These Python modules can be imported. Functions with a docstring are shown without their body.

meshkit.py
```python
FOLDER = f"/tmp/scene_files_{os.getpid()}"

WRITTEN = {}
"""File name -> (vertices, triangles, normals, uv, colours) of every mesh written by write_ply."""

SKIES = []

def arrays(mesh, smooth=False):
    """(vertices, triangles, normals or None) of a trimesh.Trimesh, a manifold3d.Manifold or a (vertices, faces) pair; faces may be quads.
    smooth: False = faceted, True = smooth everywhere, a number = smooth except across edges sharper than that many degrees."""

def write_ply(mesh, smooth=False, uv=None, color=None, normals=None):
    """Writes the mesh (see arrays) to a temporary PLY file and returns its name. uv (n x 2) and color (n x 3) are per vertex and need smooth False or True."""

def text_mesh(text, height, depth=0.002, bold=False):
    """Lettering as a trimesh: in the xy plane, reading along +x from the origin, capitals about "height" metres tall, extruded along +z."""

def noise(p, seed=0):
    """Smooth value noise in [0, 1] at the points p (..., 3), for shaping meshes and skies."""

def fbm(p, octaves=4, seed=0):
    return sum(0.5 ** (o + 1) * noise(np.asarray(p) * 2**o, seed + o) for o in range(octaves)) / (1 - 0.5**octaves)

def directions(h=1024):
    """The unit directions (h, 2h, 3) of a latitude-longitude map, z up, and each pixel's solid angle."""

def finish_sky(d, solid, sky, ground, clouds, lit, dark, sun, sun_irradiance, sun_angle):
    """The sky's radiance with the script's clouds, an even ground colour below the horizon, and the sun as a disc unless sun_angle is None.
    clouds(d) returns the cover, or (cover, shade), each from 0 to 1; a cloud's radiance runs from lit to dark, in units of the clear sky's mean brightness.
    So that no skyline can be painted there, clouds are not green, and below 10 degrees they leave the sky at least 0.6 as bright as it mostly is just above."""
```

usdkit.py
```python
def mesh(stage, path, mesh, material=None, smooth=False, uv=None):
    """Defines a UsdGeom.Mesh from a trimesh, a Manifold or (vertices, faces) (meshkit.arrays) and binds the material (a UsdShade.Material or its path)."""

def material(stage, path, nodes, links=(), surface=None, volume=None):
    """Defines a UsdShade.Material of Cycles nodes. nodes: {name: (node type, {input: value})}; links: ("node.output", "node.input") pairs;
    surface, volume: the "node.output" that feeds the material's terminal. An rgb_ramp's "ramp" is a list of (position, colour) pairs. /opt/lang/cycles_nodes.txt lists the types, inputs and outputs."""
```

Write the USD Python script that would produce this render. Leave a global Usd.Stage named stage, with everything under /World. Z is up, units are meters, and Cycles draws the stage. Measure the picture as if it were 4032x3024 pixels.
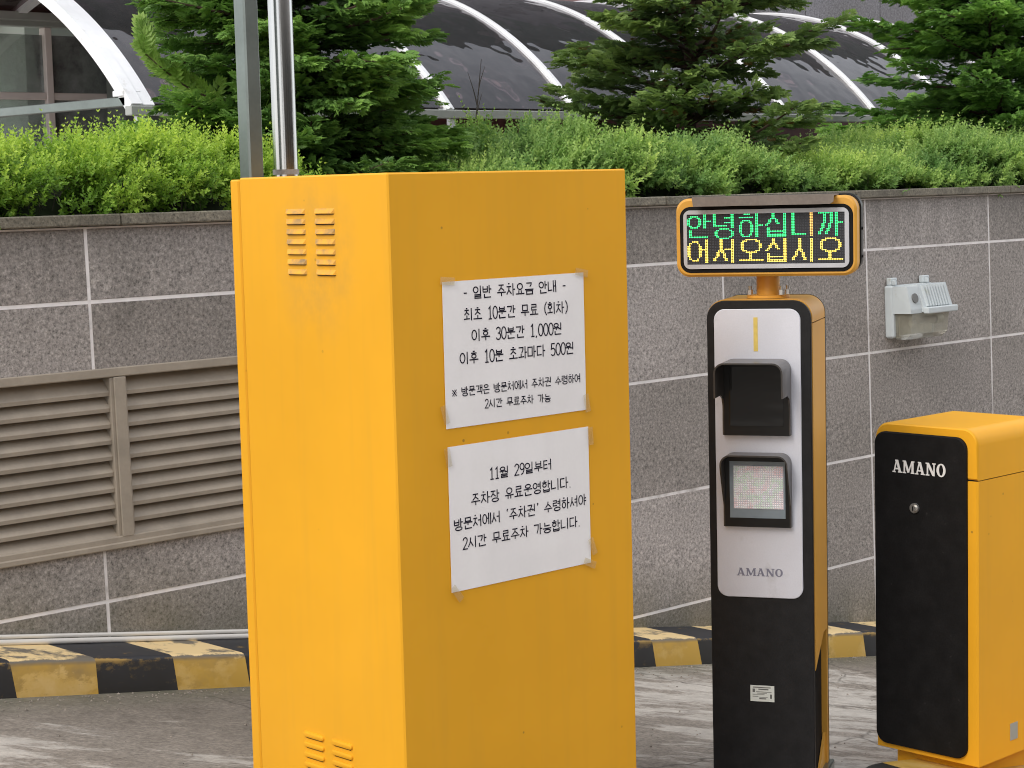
import math, re
import numpy as np, trimesh, shapely
import shapely.geometry as sg
import shapely.affinity as sa
from shapely.ops import unary_union
import manifold3d as m3
import usdkit, meshkit
from pxr import Usd, UsdGeom, UsdLux, UsdShade, Gf, Sdf, Vt

stage = Usd.Stage.CreateInMemory()
UsdGeom.SetStageUpAxis(stage, UsdGeom.Tokens.z)
UsdGeom.SetStageMetersPerUnit(stage, 1.0)
world = UsdGeom.Xform.Define(stage, '/World')
stage.SetDefaultPrim(world.GetPrim())
UsdGeom.Scope.Define(stage, '/World/Looks')
pi = math.pi

# ------------------------------------------------------------------ camera
# world axes: +x runs along the retaining wall (down the ramp), +y into the wall, z up
EYE = 1.3
YAW, PITCH, ROLL = 0.803645359, 0.0999001209, -0.0252514265
def _cam_axes():
    f = np.array([0, math.cos(PITCH), -math.sin(PITCH)]); r0 = np.array([1, 0, 0.]); u0 = np.cross(r0, f)
    r = math.cos(ROLL)*r0 + math.sin(ROLL)*u0; u = -math.sin(ROLL)*r0 + math.cos(ROLL)*u0
    wv = np.array([math.sin(YAW), math.cos(YAW), 0]); nv = np.array([math.cos(YAW), -math.sin(YAW), 0])
    M = np.array([wv, -nv, [0, 0, 1.]])
    return M @ r, M @ u, M @ f
cr, cu, cf = _cam_axes()
cam = UsdGeom.Camera.Define(stage, '/World/camera')
cam.AddTransformOp().Set(Gf.Matrix4d(*cr, 0, *cu, 0, *(-cf), 0, 0, 0, EYE, 1))
cam.CreateHorizontalApertureAttr(36.0); cam.CreateVerticalApertureAttr(27.0)
cam.CreateFocalLengthAttr(36.0*7664.86/4032)
cam.CreateClippingRangeAttr(Gf.Vec2f(0.05, 500))
cam.CreateExposureAttr(1.62)

# ------------------------------------------------------------------ sky and soft sun (bright overcast)
SUN = np.array([-0.72, -0.06, 0.66]); SUN /= np.linalg.norm(SUN)
SUN_ELEV, SUN_ROT = math.asin(SUN[2]), math.atan2(SUN[0], SUN[1])
sky_mat = usdkit.material(stage, '/World/Looks/sky_overcast', {
    'tc': ('texture_coordinate', {}),
    'sky': ('sky_texture', {'sky_type': 'single_scattering', 'sun_disc': False, 'sun_elevation': SUN_ELEV, 'sun_rotation': SUN_ROT, 'altitude': 100.0}),
    'n': ('noise_texture', {'scale': 2.2, 'detail': 6.0, 'roughness': 0.55}),
    'r': ('rgb_ramp', {'ramp': [(0.25, (2.5, 2.55, 2.7)), (0.75, (5.2, 5.2, 5.25))]}),
    'mx': ('mix_color', {'fac': 0.88, 'use_clamp': False}),
    'bg': ('background_shader', {'strength': 0.1}),
}, [('tc.generated', 'n.vector'), ('n.fac', 'r.fac'), ('sky.color', 'mx.a'), ('r.color', 'mx.b'), ('mx.result', 'bg.color')], surface='bg.background')
dome = UsdLux.DomeLight.Define(stage, '/World/sky')
UsdShade.MaterialBindingAPI.Apply(dome.GetPrim()).Bind(sky_mat)
dome.GetPrim().SetCustomDataByKey('kind', 'structure')
sun = UsdLux.DistantLight.Define(stage, '/World/sun')
sun.CreateNormalizeAttr(True) if hasattr(sun, 'CreateNormalizeAttr') else None
sun.CreateIntensityAttr(0.17); sun.CreateAngleAttr(28.0); sun.CreateColorAttr(Gf.Vec3f(1.0, 0.95, 0.88))
_z = SUN; _x = np.cross([0, 0, 1.], _z); _x /= np.linalg.norm(_x); _y = np.cross(_z, _x)
sun.AddTransformOp().Set(Gf.Matrix4d(*_x, 0, *_y, 0, *_z, 0, 0, 0, 20, 1))
sun.GetPrim().SetCustomDataByKey('kind', 'structure')

# ------------------------------------------------------------------ helpers
USED = {}
def numbered(parent, name):
    k = (parent, name); i = USED.get(k, 0); USED[k] = i + 1
    return f'{parent}/{name}' if i == 0 else f'{parent}/{name}_{i:03d}'
def tag(prim, label=None, cat=None, group=None, kind=None):
    for k, v in (('label', label), ('category', cat), ('group', group), ('kind', kind)):
        if v: prim.SetCustomDataByKey(k, v)
def thing(name, label=None, cat=None, loc=(0, 0, 0), axes=None, group=None, kind=None):
    p = numbered('/World', name); x = UsdGeom.Xform.Define(stage, p)
    a = np.eye(3) if axes is None else np.asarray(axes, float)
    x.AddTransformOp().Set(Gf.Matrix4d(*a[0], 0, *a[1], 0, *a[2], 0, *map(float, loc), 1))
    tag(x.GetPrim(), label, cat, group, kind)
    return p
def obj(name, mesh, m, parent='/World', smooth=False, label=None, cat=None, group=None, kind=None, tone=None):
    p = numbered(parent, name)
    g = usdkit.mesh(stage, p, mesh, m, smooth=smooth)
    if tone is not None:
        UsdGeom.PrimvarsAPI(g).CreatePrimvar('tone', Sdf.ValueTypeNames.FloatArray, 'vertex').Set(Vt.FloatArray.FromNumpy(np.asarray(tone, np.float32)))
    tag(g.GetPrim(), label, cat, group, kind)
    return p
cat_ = trimesh.util.concatenate
def box(x0, x1, y0, y1, z0, z1):
    b = trimesh.creation.box([x1-x0, y1-y0, z1-z0]); b.apply_translation([(x0+x1)/2, (y0+y1)/2, (z0+z1)/2]); return b
def rbox(x0, x1, y0, y1, z0, z1, c=0.003):
    """box with bevelled edges"""
    c = min(c, (x1-x0)/2.1, (y1-y0)/2.1, (z1-z0)/2.1)
    pts = []
    for sx in (0, 1):
        for sy in (0, 1):
            for sz in (0, 1):
                p = np.array([(x0, x1)[sx], (y0, y1)[sy], (z0, z1)[sz]], float); d = np.array([1-2*sx, 1-2*sy, 1-2*sz])*c
                for k in range(3):
                    q = p + d; q[k] = p[k]; pts.append(q)
    return trimesh.convex.convex_hull(np.array(pts))
def rrect(x0, x1, z0, z1, r, n=8, corners='all'):
    """rounded rectangle polygon in (x, z)"""
    def arc(cx, cz, a0, rr):
        if rr <= 0: return [(cx, cz)]
        return [(cx+rr*math.cos(a), cz+rr*math.sin(a)) for a in np.linspace(a0, a0+pi/2, n)]
    rb = r if corners == 'all' else 0
    return sg.Polygon(arc(x1-r, z1-r, 0, r) + arc(x0+r, z1-r, pi/2, r) + arc(x0+rb, z0+rb, pi, rb) + arc(x1-rb, z0+rb, 1.5*pi, rb))
def ext_xz(poly, y0, y1):
    """polygon in (x, z) extruded from y0 to y1"""
    out = []
    for g in getattr(poly, 'geoms', [poly]):
        e = trimesh.creation.extrude_polygon(g, y1-y0, engine='earcut'); v = e.vertices.copy()
        e.vertices = np.c_[v[:, 0], y1 - v[:, 2], v[:, 1]]; out.append(e)
    return cat_(out)
def ext_yz(poly, x0, x1):
    """polygon in (y, z) extruded from x0 to x1"""
    out = []
    for g in getattr(poly, 'geoms', [poly]):
        e = trimesh.creation.extrude_polygon(g, x1-x0, engine='earcut'); v = e.vertices.copy()
        e.vertices = np.c_[v[:, 2] + x0, v[:, 0], v[:, 1]]; out.append(e)
    return cat_(out)
def bevel_xz(poly, y0, y1, c=0.003):
    """extruded (x, z) polygon whose front (y0) edge is chamfered by c"""
    inner = poly.buffer(-c, join_style=2)
    P = np.array(poly.exterior.coords)[:-1]; 
    if sg.LinearRing(P).is_ccw is False: P = P[::-1]
    ce = np.array(poly.centroid.coords[0])
    # move each point along the polygon's inward vertex normal
    a, b = np.roll(P, 1, 0), np.roll(P, -1, 0); t = b - a; t /= np.linalg.norm(t, axis=1, keepdims=True) + 1e-12
    Q = P + c*np.c_[-t[:, 1], t[:, 0]]
    n = len(P); V = np.vstack([np.c_[Q[:, 0], np.full(n, y0), Q[:, 1]], np.c_[P[:, 0], np.full(n, y0+c), P[:, 1]], np.c_[P[:, 0], np.full(n, y1), P[:, 1]], [[ce[0], y0, ce[1]]], [[ce[0], y1, ce[1]]]])
    F = []
    for i in range(n):
        j = (i+1) % n
        for o in (0, n): F += [(o+i, o+j, o+n+j), (o+i, o+n+j, o+n+i)]
        F += [(3*n, j, i)[::-1], (3*n+1, 2*n+i, 2*n+j)[::-1]]
    m = trimesh.Trimesh(V, F, process=False); m.fix_normals(); return m
def tube(pts, r, sides=8, caps=True):
    p = np.asarray(pts, float); t = np.gradient(p, axis=0); t /= np.linalg.norm(t, axis=1, keepdims=True)
    ref = np.array([0, 0, 1.]) if abs(t[:, 2]).mean() < 0.9 else np.array([1., 0, 0])
    a = np.cross(t, ref); a /= np.linalg.norm(a, axis=1, keepdims=True); b = np.cross(t, a)
    an = np.arange(sides)*2*pi/sides; r = np.broadcast_to(r, (len(p),))
    V = (p[:, None] + r[:, None, None]*(np.cos(an)[None, :, None]*a[:, None] + np.sin(an)[None, :, None]*b[:, None])).reshape(-1, 3)
    F = []
    for i in range(len(p)-1):
        for j in range(sides):
            k = (j+1) % sides
            F += [(i*sides+j, (i+1)*sides+k, i*sides+k), (i*sides+j, (i+1)*sides+j, (i+1)*sides+k)]
    if caps:
        n = len(V); V = np.vstack([V, p[0], p[-1]])
        for j in range(sides):
            k = (j+1) % sides
            F += [(n, j, k), (n+1, (len(p)-1)*sides+k, (len(p)-1)*sides+j)]
    m = trimesh.Trimesh(V, F, process=False); m.fix_normals(); return m
def sweep_hull(a, b): return trimesh.convex.convex_hull(np.vstack([a, b]))
def cyl(p, axis, r, h, n=24):
    c = trimesh.creation.cylinder(r, h, sections=n)
    ax = np.asarray(axis, float); c.apply_transform(trimesh.geometry.align_vectors([0, 0, 1], ax/np.linalg.norm(ax))); c.apply_translation(p); return c

# ------------------------------------------------------------------ materials
LK = '/World/Looks/'
def paint(name, col, rough=0.5, metal=0.0, var=0.12, scale=3.0, bump=0.0, bscale=60.0, fine=0.0, fscale=120.0, coat=0.0, spec=0.5, dirt=None, dscale=2.0, dlo=0.55, dhi=0.75, stretch=None):
    """principled with large soft tone variation, optional fine grain, optional patches of another colour, bump"""
    lo = tuple(c*(1-var) for c in col); hi = tuple(min(1, c*(1+var)) for c in col)
    N = {'g': ('geometry', {}), 'mp': ('mapping', {'scale': stretch or (1, 1, 1)}), 'n': ('noise_texture', {'scale': scale, 'detail': 4.0, 'roughness': 0.6}),
         'r': ('rgb_ramp', {'ramp': [(0.3, lo), (0.7, hi)]}),
         'p': ('principled_bsdf', {'roughness': rough, 'metallic': metal, 'coat_weight': coat, 'coat_roughness': 0.15, 'specular_ior_level': spec})}
    L = [('g.position', 'mp.vector'), ('mp.vector', 'n.vector'), ('n.fac', 'r.fac')]
    out = 'r.color'
    if fine:
        N['fn'] = ('noise_texture', {'scale': fscale, 'detail': 3.0, 'roughness': 0.7}); N['fr'] = ('rgb_ramp', {'ramp': [(0.25, (1-fine,)*3), (0.75, (1+fine,)*3)]})
        N['fm'] = ('mix_color', {'blend_type': 'multiply', 'fac': 1.0, 'use_clamp': False})
        L += [('g.position', 'fn.vector'), ('fn.fac', 'fr.fac'), (out, 'fm.a'), ('fr.color', 'fm.b')]; out = 'fm.result'
    if dirt is not None:
        N['dn'] = ('noise_texture', {'scale': dscale, 'detail': 7.0, 'roughness': 0.65}); N['dr'] = ('map_range', {'from_min': dlo, 'from_max': dhi, 'clamp': True})
        N['dm'] = ('mix_color', {'b': dirt})
        L += [('g.position', 'dn.vector'), ('dn.fac', 'dr.value'), ('dr.result', 'dm.fac'), (out, 'dm.a')]; out = 'dm.result'
    L.append((out, 'p.base_color'))
    if bump:
        N['bn'] = ('noise_texture', {'scale': bscale, 'detail': 3.0}); N['b'] = ('bump', {'strength': bump, 'distance': 0.002})
        L += [('g.position', 'bn.vector'), ('bn.fac', 'b.height'), ('b.normal', 'p.normal')]
    return usdkit.material(stage, LK+name, N, L, surface='p.BSDF')

def granite_mat(name, base, warm, scale=95.0, moss_and_shade=True):
    c = np.array(base)
    N = {'g': ('geometry', {}), 'oi': ('object_info', {}),
         'n1': ('noise_texture', {'scale': scale, 'detail': 3.0, 'roughness': 0.65}), 'r1': ('rgb_ramp', {'ramp': [(0.30, tuple(c*0.42)), (0.43, tuple(c*0.84)), (0.57, tuple(c*1.10)), (0.72, tuple(c*1.60))]}),
         'n2': ('noise_texture', {'scale': scale*2.1, 'detail': 2.0}), 'r2': ('rgb_ramp', {'ramp': [(0.27, (0.45, 0.44, 0.43)), (0.38, (0.92, 0.92, 0.92)), (0.75, (1.25, 1.25, 1.25))]}),
         'm1': ('mix_color', {'blend_type': 'multiply', 'fac': 1.0, 'use_clamp': False}),
         'n3': ('noise_texture', {'scale': 1.3, 'detail': 6.0, 'roughness': 0.6}), 'r3': ('rgb_ramp', {'ramp': [(0.28, (0.80, 0.79, 0.76)), (0.7, warm)]}),
         'm2': ('mix_color', {'blend_type': 'multiply', 'fac': 1.0, 'use_clamp': False}),
         'rr': ('rgb_ramp', {'ramp': [(0.0, (0.80, 0.79, 0.78)), (1.0, (1.14, 1.14, 1.16))]}),
         'm3': ('mix_color', {'blend_type': 'multiply', 'fac': 1.0, 'use_clamp': False}),
         'p': ('principled_bsdf', {'roughness': 0.55, 'specular_ior_level': 0.35}),
         'b': ('bump', {'strength': 0.25, 'distance': 0.002})}
    L = [('g.position', 'n1.vector'), ('g.position', 'n2.vector'), ('g.position', 'n3.vector'), ('n1.fac', 'r1.fac'), ('n2.fac', 'r2.fac'), ('n3.fac', 'r3.fac'),
         ('r1.color', 'm1.a'), ('r2.color', 'm1.b'), ('m1.result', 'm2.a'), ('r3.color', 'm2.b'), ('oi.random', 'rr.fac'), ('m2.result', 'm3.a'), ('rr.color', 'm3.b'), ('n1.fac', 'b.height'), ('b.normal', 'p.normal')]
    out = 'm3.result'
    if moss_and_shade:   # damp greenish film rising from the foot of the wall, and rain streaks with painted shade under the coping
        N.update({'sx': ('separate_xyz', {}), 'h': ('math', {'math_type': 'multiply_add', 'value2': 0.158}), 'mr': ('map_range', {'from_min': 0.75, 'from_max': 0.47, 'clamp': True}),
                  'n4': ('noise_texture', {'scale': 4.0, 'detail': 5.0, 'roughness': 0.7}), 'mm': ('math', {'math_type': 'multiply'}), 'ma': ('math', {'math_type': 'multiply', 'value2': 1.1, 'use_clamp': True}),
                  'mo': ('mix_color', {'b': (0.075, 0.075, 0.035)}),
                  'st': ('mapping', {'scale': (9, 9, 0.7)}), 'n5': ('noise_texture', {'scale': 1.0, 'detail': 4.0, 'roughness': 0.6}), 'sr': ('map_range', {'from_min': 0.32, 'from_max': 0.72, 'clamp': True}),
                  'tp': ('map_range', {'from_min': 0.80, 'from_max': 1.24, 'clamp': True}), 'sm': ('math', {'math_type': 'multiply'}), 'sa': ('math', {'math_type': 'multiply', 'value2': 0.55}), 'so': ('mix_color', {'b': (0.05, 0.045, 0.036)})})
        L += [('g.position', 'sx.vector'), ('sx.x', 'h.value1'), ('sx.z', 'h.value3'), ('h.value', 'mr.value'), ('g.position', 'n4.vector'), ('mr.result', 'mm.value1'), ('n4.fac', 'mm.value2'), ('mm.value', 'ma.value1'), ('ma.value', 'mo.fac'), (out, 'mo.a'),
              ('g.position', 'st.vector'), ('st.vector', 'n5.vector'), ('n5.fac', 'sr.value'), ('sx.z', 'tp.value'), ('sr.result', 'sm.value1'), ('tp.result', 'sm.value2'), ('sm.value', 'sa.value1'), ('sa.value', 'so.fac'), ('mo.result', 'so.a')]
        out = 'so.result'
    L.append((out, 'p.base_color'))
    return usdkit.material(stage, LK+name, N, L, surface='p.BSDF')

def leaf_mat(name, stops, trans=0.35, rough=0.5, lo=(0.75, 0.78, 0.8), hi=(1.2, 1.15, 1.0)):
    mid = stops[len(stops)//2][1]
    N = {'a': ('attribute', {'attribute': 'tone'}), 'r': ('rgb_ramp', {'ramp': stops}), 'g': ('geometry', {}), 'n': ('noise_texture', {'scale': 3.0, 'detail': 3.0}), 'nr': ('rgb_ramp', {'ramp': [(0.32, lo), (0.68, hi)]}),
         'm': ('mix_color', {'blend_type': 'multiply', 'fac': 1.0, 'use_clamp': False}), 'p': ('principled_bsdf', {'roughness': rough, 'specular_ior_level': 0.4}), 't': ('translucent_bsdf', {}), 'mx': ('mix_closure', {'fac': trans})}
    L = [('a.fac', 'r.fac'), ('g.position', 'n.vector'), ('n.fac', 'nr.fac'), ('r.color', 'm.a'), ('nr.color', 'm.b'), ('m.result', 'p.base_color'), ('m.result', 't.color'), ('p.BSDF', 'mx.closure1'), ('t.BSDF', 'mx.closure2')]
    return usdkit.material(stage, LK+name, N, L, surface='mx.closure')
def glow(name, col, s):
    return usdkit.material(stage, LK+name, {'p': ('principled_bsdf', {'base_color': col, 'emission_color': col, 'emission_strength': s, 'roughness': 0.4})}, [], surface='p.BSDF')
def pane(name, tint, rough=0.03, ior=1.5, body=None, bfac=0.0, back=None, ripple=0.0):
    """thin sheet: tinted see-through mixed with a mirror reflection by fresnel (and some body colour)"""
    N = {'f': ('fresnel', {'IOR': ior}), 't': ('transparent_bsdf', {'color': tint}), 'gl': ('glossy_bsdf', {'color': (0.9, 0.9, 0.92), 'roughness': rough}), 'm': ('mix_closure', {})}
    L = [('f.fac', 'm.fac'), ('gl.BSDF', 'm.closure2')]
    if ripple:
        N.update({'rg': ('geometry', {}), 'rn': ('noise_texture', {'scale': 1.7, 'detail': 3.0}), 'rb': ('bump', {'strength': ripple, 'distance': 0.10})}); L += [('rg.position', 'rn.vector'), ('rn.fac', 'rb.height'), ('rb.normal', 'gl.normal')]
    if body:
        N.update({'d': ('diffuse_bsdf', {'color': body}), 'g': ('geometry', {}), 'n': ('noise_texture', {'scale': 5.0, 'detail': 7.0, 'roughness': 0.7}), 'r': ('map_range', {'from_min': 0.3, 'from_max': 0.8, 'to_min': bfac*0.25, 'to_max': bfac*2.0, 'clamp': True}), 'm0': ('mix_closure', {})})
        L += [('g.position', 'n.vector'), ('n.fac', 'r.value'), ('r.result', 'm0.fac'), ('t.BSDF', 'm0.closure1'), ('d.BSDF', 'm0.closure2'), ('m0.closure', 'm.closure1')]
        if back:
            N.update({'tl': ('translucent_bsdf', {'color': back}), 'm1': ('mix_closure', {'fac': 0.55})})
            L = [l for l in L if l != ('d.BSDF', 'm0.closure2')] + [('d.BSDF', 'm1.closure1'), ('tl.BSDF', 'm1.closure2'), ('m1.closure', 'm0.closure2')]
    else:
        L += [('t.BSDF', 'm.closure1')]
    return usdkit.material(stage, LK+name, N, L, surface='m.closure')

M = {}
YEL = (0.785, 0.378, 0.021)
def enamel():
    N = {'g': ('geometry', {}), 'n': ('noise_texture', {'scale': 2.5, 'detail': 4.0}), 'r': ('rgb_ramp', {'ramp': [(0.3, tuple(c*0.95 for c in YEL)), (0.7, tuple(c*1.05 for c in YEL))]}),
         'st': ('mapping', {'scale': (22, 22, 1.1)}), 'n2': ('noise_texture', {'scale': 1.0, 'detail': 5.0, 'roughness': 0.6}), 'r2': ('map_range', {'from_min': 0.52, 'from_max': 0.80, 'to_min': 0.0, 'to_max': 0.14, 'clamp': True}), 'm2': ('mix_color', {'b': (0.50, 0.29, 0.05)}),
         'vo': ('voronoi_texture', {'scale': 21.0}), 'r3': ('map_range', {'from_min': 0.055, 'from_max': 0.085, 'to_min': 0.65, 'to_max': 0.0, 'clamp': True}), 'n3': ('noise_texture', {'scale': 6.0, 'detail': 2.0}), 'r4': ('map_range', {'from_min': 0.58, 'from_max': 0.64, 'clamp': True}), 'k': ('math', {'math_type': 'multiply'}), 'm3': ('mix_color', {'b': (0.22, 0.13, 0.03)}),
         'so': ('vector_math', {'math_type': 'subtract', 'vector2': (CX0_, 3.225, 1.165)}), 'sc': ('vector_math', {'math_type': 'multiply', 'vector2': (9.0, 8.0, 6.0)}), 'ln': ('vector_math', {'math_type': 'length'}), 'r5': ('map_range', {'from_min': 0.35, 'from_max': 1.25, 'to_min': 0.6, 'to_max': 0.0, 'clamp': True}), 'n4': ('noise_texture', {'scale': 14.0, 'detail': 6.0, 'roughness': 0.65}), 'r6': ('map_range', {'from_min': 0.35, 'from_max': 0.75, 'clamp': True}), 'k2': ('math', {'math_type': 'multiply'}), 'm4': ('mix_color', {'b': (0.42, 0.26, 0.075)}),
         'bn': ('noise_texture', {'scale': 300.0, 'detail': 2.0}), 'bn2': ('noise_texture', {'scale': 7.0, 'detail': 2.0}), 'ba': ('math', {'math_type': 'multiply_add', 'value2': 12.0}), 'b': ('bump', {'strength': 0.10, 'distance': 0.001}),
         'p': ('principled_bsdf', {'roughness': 0.42, 'specular_ior_level': 0.2})}
    L = [('g.position', 'n.vector'), ('n.fac', 'r.fac'), ('g.position', 'st.vector'), ('st.vector', 'n2.vector'), ('n2.fac', 'r2.value'), ('r2.result', 'm2.fac'), ('r.color', 'm2.a'), ('g.position', 'vo.vector'), ('vo.distance', 'r3.value'), ('g.position', 'n3.vector'), ('n3.fac', 'r4.value'), ('r3.result', 'k.value1'), ('r4.result', 'k.value2'), ('k.value', 'm3.fac'), ('m2.result', 'm3.a'),
         ('g.position', 'so.vector1'), ('so.vector', 'sc.vector1'), ('sc.vector', 'ln.vector1'), ('ln.value', 'r5.value'), ('g.position', 'n4.vector'), ('n4.fac', 'r6.value'), ('r5.result', 'k2.value1'), ('r6.result', 'k2.value2'), ('k2.value', 'm4.fac'), ('m3.result', 'm4.a'), ('m4.result', 'p.base_color'),
         ('g.position', 'bn.vector'), ('g.position', 'bn2.vector'), ('bn2.fac', 'ba.value1'), ('bn.fac', 'ba.value3'), ('ba.value', 'b.height'), ('b.normal', 'p.normal')]
    return usdkit.material(stage, LK+'yellow_enamel', N, L, surface='p.BSDF')
CX0_ = 2.546
M['yellow'] = enamel()
M['kiosk_yellow'] = paint('kiosk_yellow_enamel', (0.62, 0.31, 0.045), rough=0.4, var=0.06, scale=5, spec=0.4, fine=0.03)
M['sign_yellow'] = paint('sign_yellow_enamel', (0.66, 0.33, 0.045), rough=0.45, var=0.08, scale=9, dirt=(0.35, 0.2, 0.05), dscale=14, dlo=0.6, dhi=0.85)
M['black'] = paint('black_textured_metal', (0.013, 0.0125, 0.013), rough=0.42, var=0.25, scale=30, fine=0.3, fscale=400, bump=0.12, bscale=500, spec=0.25)
M['matte_black'] = paint('matte_black', (0.009, 0.0085, 0.0085), rough=0.65, var=0.3, scale=20, fine=0.4, fscale=300, spec=0.14, dirt=(0.05, 0.045, 0.04), dscale=40, dlo=0.68, dhi=0.8)
M['gloss_black'] = paint('hood_black', (0.012, 0.011, 0.010), rough=0.3, var=0.2, scale=20, spec=0.25)
M['silver'] = paint('silver_faceplate', (0.66, 0.665, 0.72), rough=0.40, metal=0.15, var=0.05, scale=6, fine=0.04, fscale=300, dirt=(0.4, 0.39, 0.39), dscale=6, dlo=0.6, dhi=0.85)
M['bezel'] = paint('silver_bezel', (0.50, 0.50, 0.52), rough=0.4, metal=0.2, var=0.1, scale=12)
M['tan'] = paint('weathered_tan_visor', (0.175, 0.142, 0.118), rough=0.5, var=0.12, scale=15, fine=0.1)
M['visor'] = paint('dusty_black_visor', (0.030, 0.025, 0.021), rough=0.28, var=0.15, scale=15, spec=0.7, dirt=(0.075, 0.06, 0.046), dscale=20, dlo=0.5, dhi=0.8)
M['dark_glass'] = usdkit.material(stage, LK+'dark_glass', {'p': ('principled_bsdf', {'base_color': (0.012, 0.012, 0.012), 'roughness': 0.03, 'specular_ior_level': 0.35})}, [], surface='p.BSDF')
M['led_lens'] = usdkit.material(stage, LK+'white_led_lens', {'g': ('geometry', {}), 'n': ('noise_texture', {'scale': 22.0, 'detail': 3.0, 'roughness': 0.6}), 'r': ('rgb_ramp', {'ramp': [(0.25, (0.62, 0.55, 0.85)), (0.38, (0.92, 0.90, 0.95)), (0.47, (0.66, 0.88, 0.68)), (0.55, (0.95, 0.93, 0.95)), (0.63, (0.95, 0.70, 0.72)), (0.75, (0.88, 0.88, 0.95))]}), 'p': ('principled_bsdf', {'roughness': 0.2})},
    [('g.position', 'n.vector'), ('n.fac', 'r.fac'), ('r.color', 'p.base_color')], surface='p.BSDF')  # pale hue noise painted in as an iridescent sheen on the lenses
M['led_base'] = paint('led_board_grey', (0.60, 0.60, 0.66), rough=0.4, var=0.2, scale=40)
M['blue_grey'] = paint('blue_grey_frame', (0.20, 0.24, 0.27), rough=0.35, var=0.1, scale=20)
M['screen'] = paint('screen_black', (0.016, 0.017, 0.02), rough=0.5, var=0.15, scale=30)
M['led_off'] = paint('unlit_led', (0.035, 0.036, 0.045), rough=0.4, var=0.3, scale=200)
M['led_green'] = glow('lit_green_led', (0.03, 0.74, 0.19), 1.0)
M['led_yellow'] = glow('lit_yellow_led', (0.95, 0.70, 0.10), 0.95)
M['led_orange'] = glow('lit_orange_led', (0.75, 0.42, 0.10), 0.9)
M['strip_yellow'] = paint('yellow_strip', (0.70, 0.52, 0.12), rough=0.5, var=0.1, scale=60)
M['logo_grey'] = paint('grey_lettering', (0.20, 0.20, 0.26), rough=0.4, var=0.05)
M['logo_white'] = paint('white_lettering', (0.75, 0.73, 0.70), rough=0.5, var=0.05)
M['paper'] = paint('white_paper', (0.86, 0.825, 0.81), rough=0.8, var=0.035, scale=3, fine=0.015, spec=0.15, dirt=(0.72, 0.67, 0.62), dscale=1.0, dlo=0.58, dhi=0.95, stretch=(3, 3, 1))
M['ink'] = paint('black_ink', (0.02, 0.018, 0.03), rough=0.7, var=0.2, spec=0.2)
M['ink_grey'] = paint('grey_ink', (0.16, 0.16, 0.15), rough=0.7, var=0.2, spec=0.2)
M['label'] = paint('label_white', (0.68, 0.70, 0.65), rough=0.5, var=0.04)
M['tape'] = pane('clear_tape', (0.95, 0.94, 0.91), rough=0.5, ior=1.12, body=(0.62, 0.50, 0.28), bfac=0.10)
M['steel'] = paint('stainless_steel', (0.62, 0.62, 0.62), rough=0.16, metal=1.0, var=0.08, scale=2, stretch=(30, 30, 1))
M['galv'] = paint('galvanised_steel', (0.24, 0.27, 0.25), rough=0.30, metal=0.9, var=0.12, scale=8, fine=0.06)
M['weld'] = paint('dirty_weld_collar', (0.34, 0.32, 0.30), rough=0.6, metal=0.4, var=0.3, scale=40)
M['bolt'] = paint('zinc_bolt', (0.6, 0.58, 0.55), rough=0.3, metal=0.9, var=0.1)
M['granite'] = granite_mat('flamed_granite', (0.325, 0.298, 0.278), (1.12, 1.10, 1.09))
M['coping'] = granite_mat('weathered_granite', (0.23, 0.21, 0.165), (1.15, 1.12, 1.08))
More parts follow.
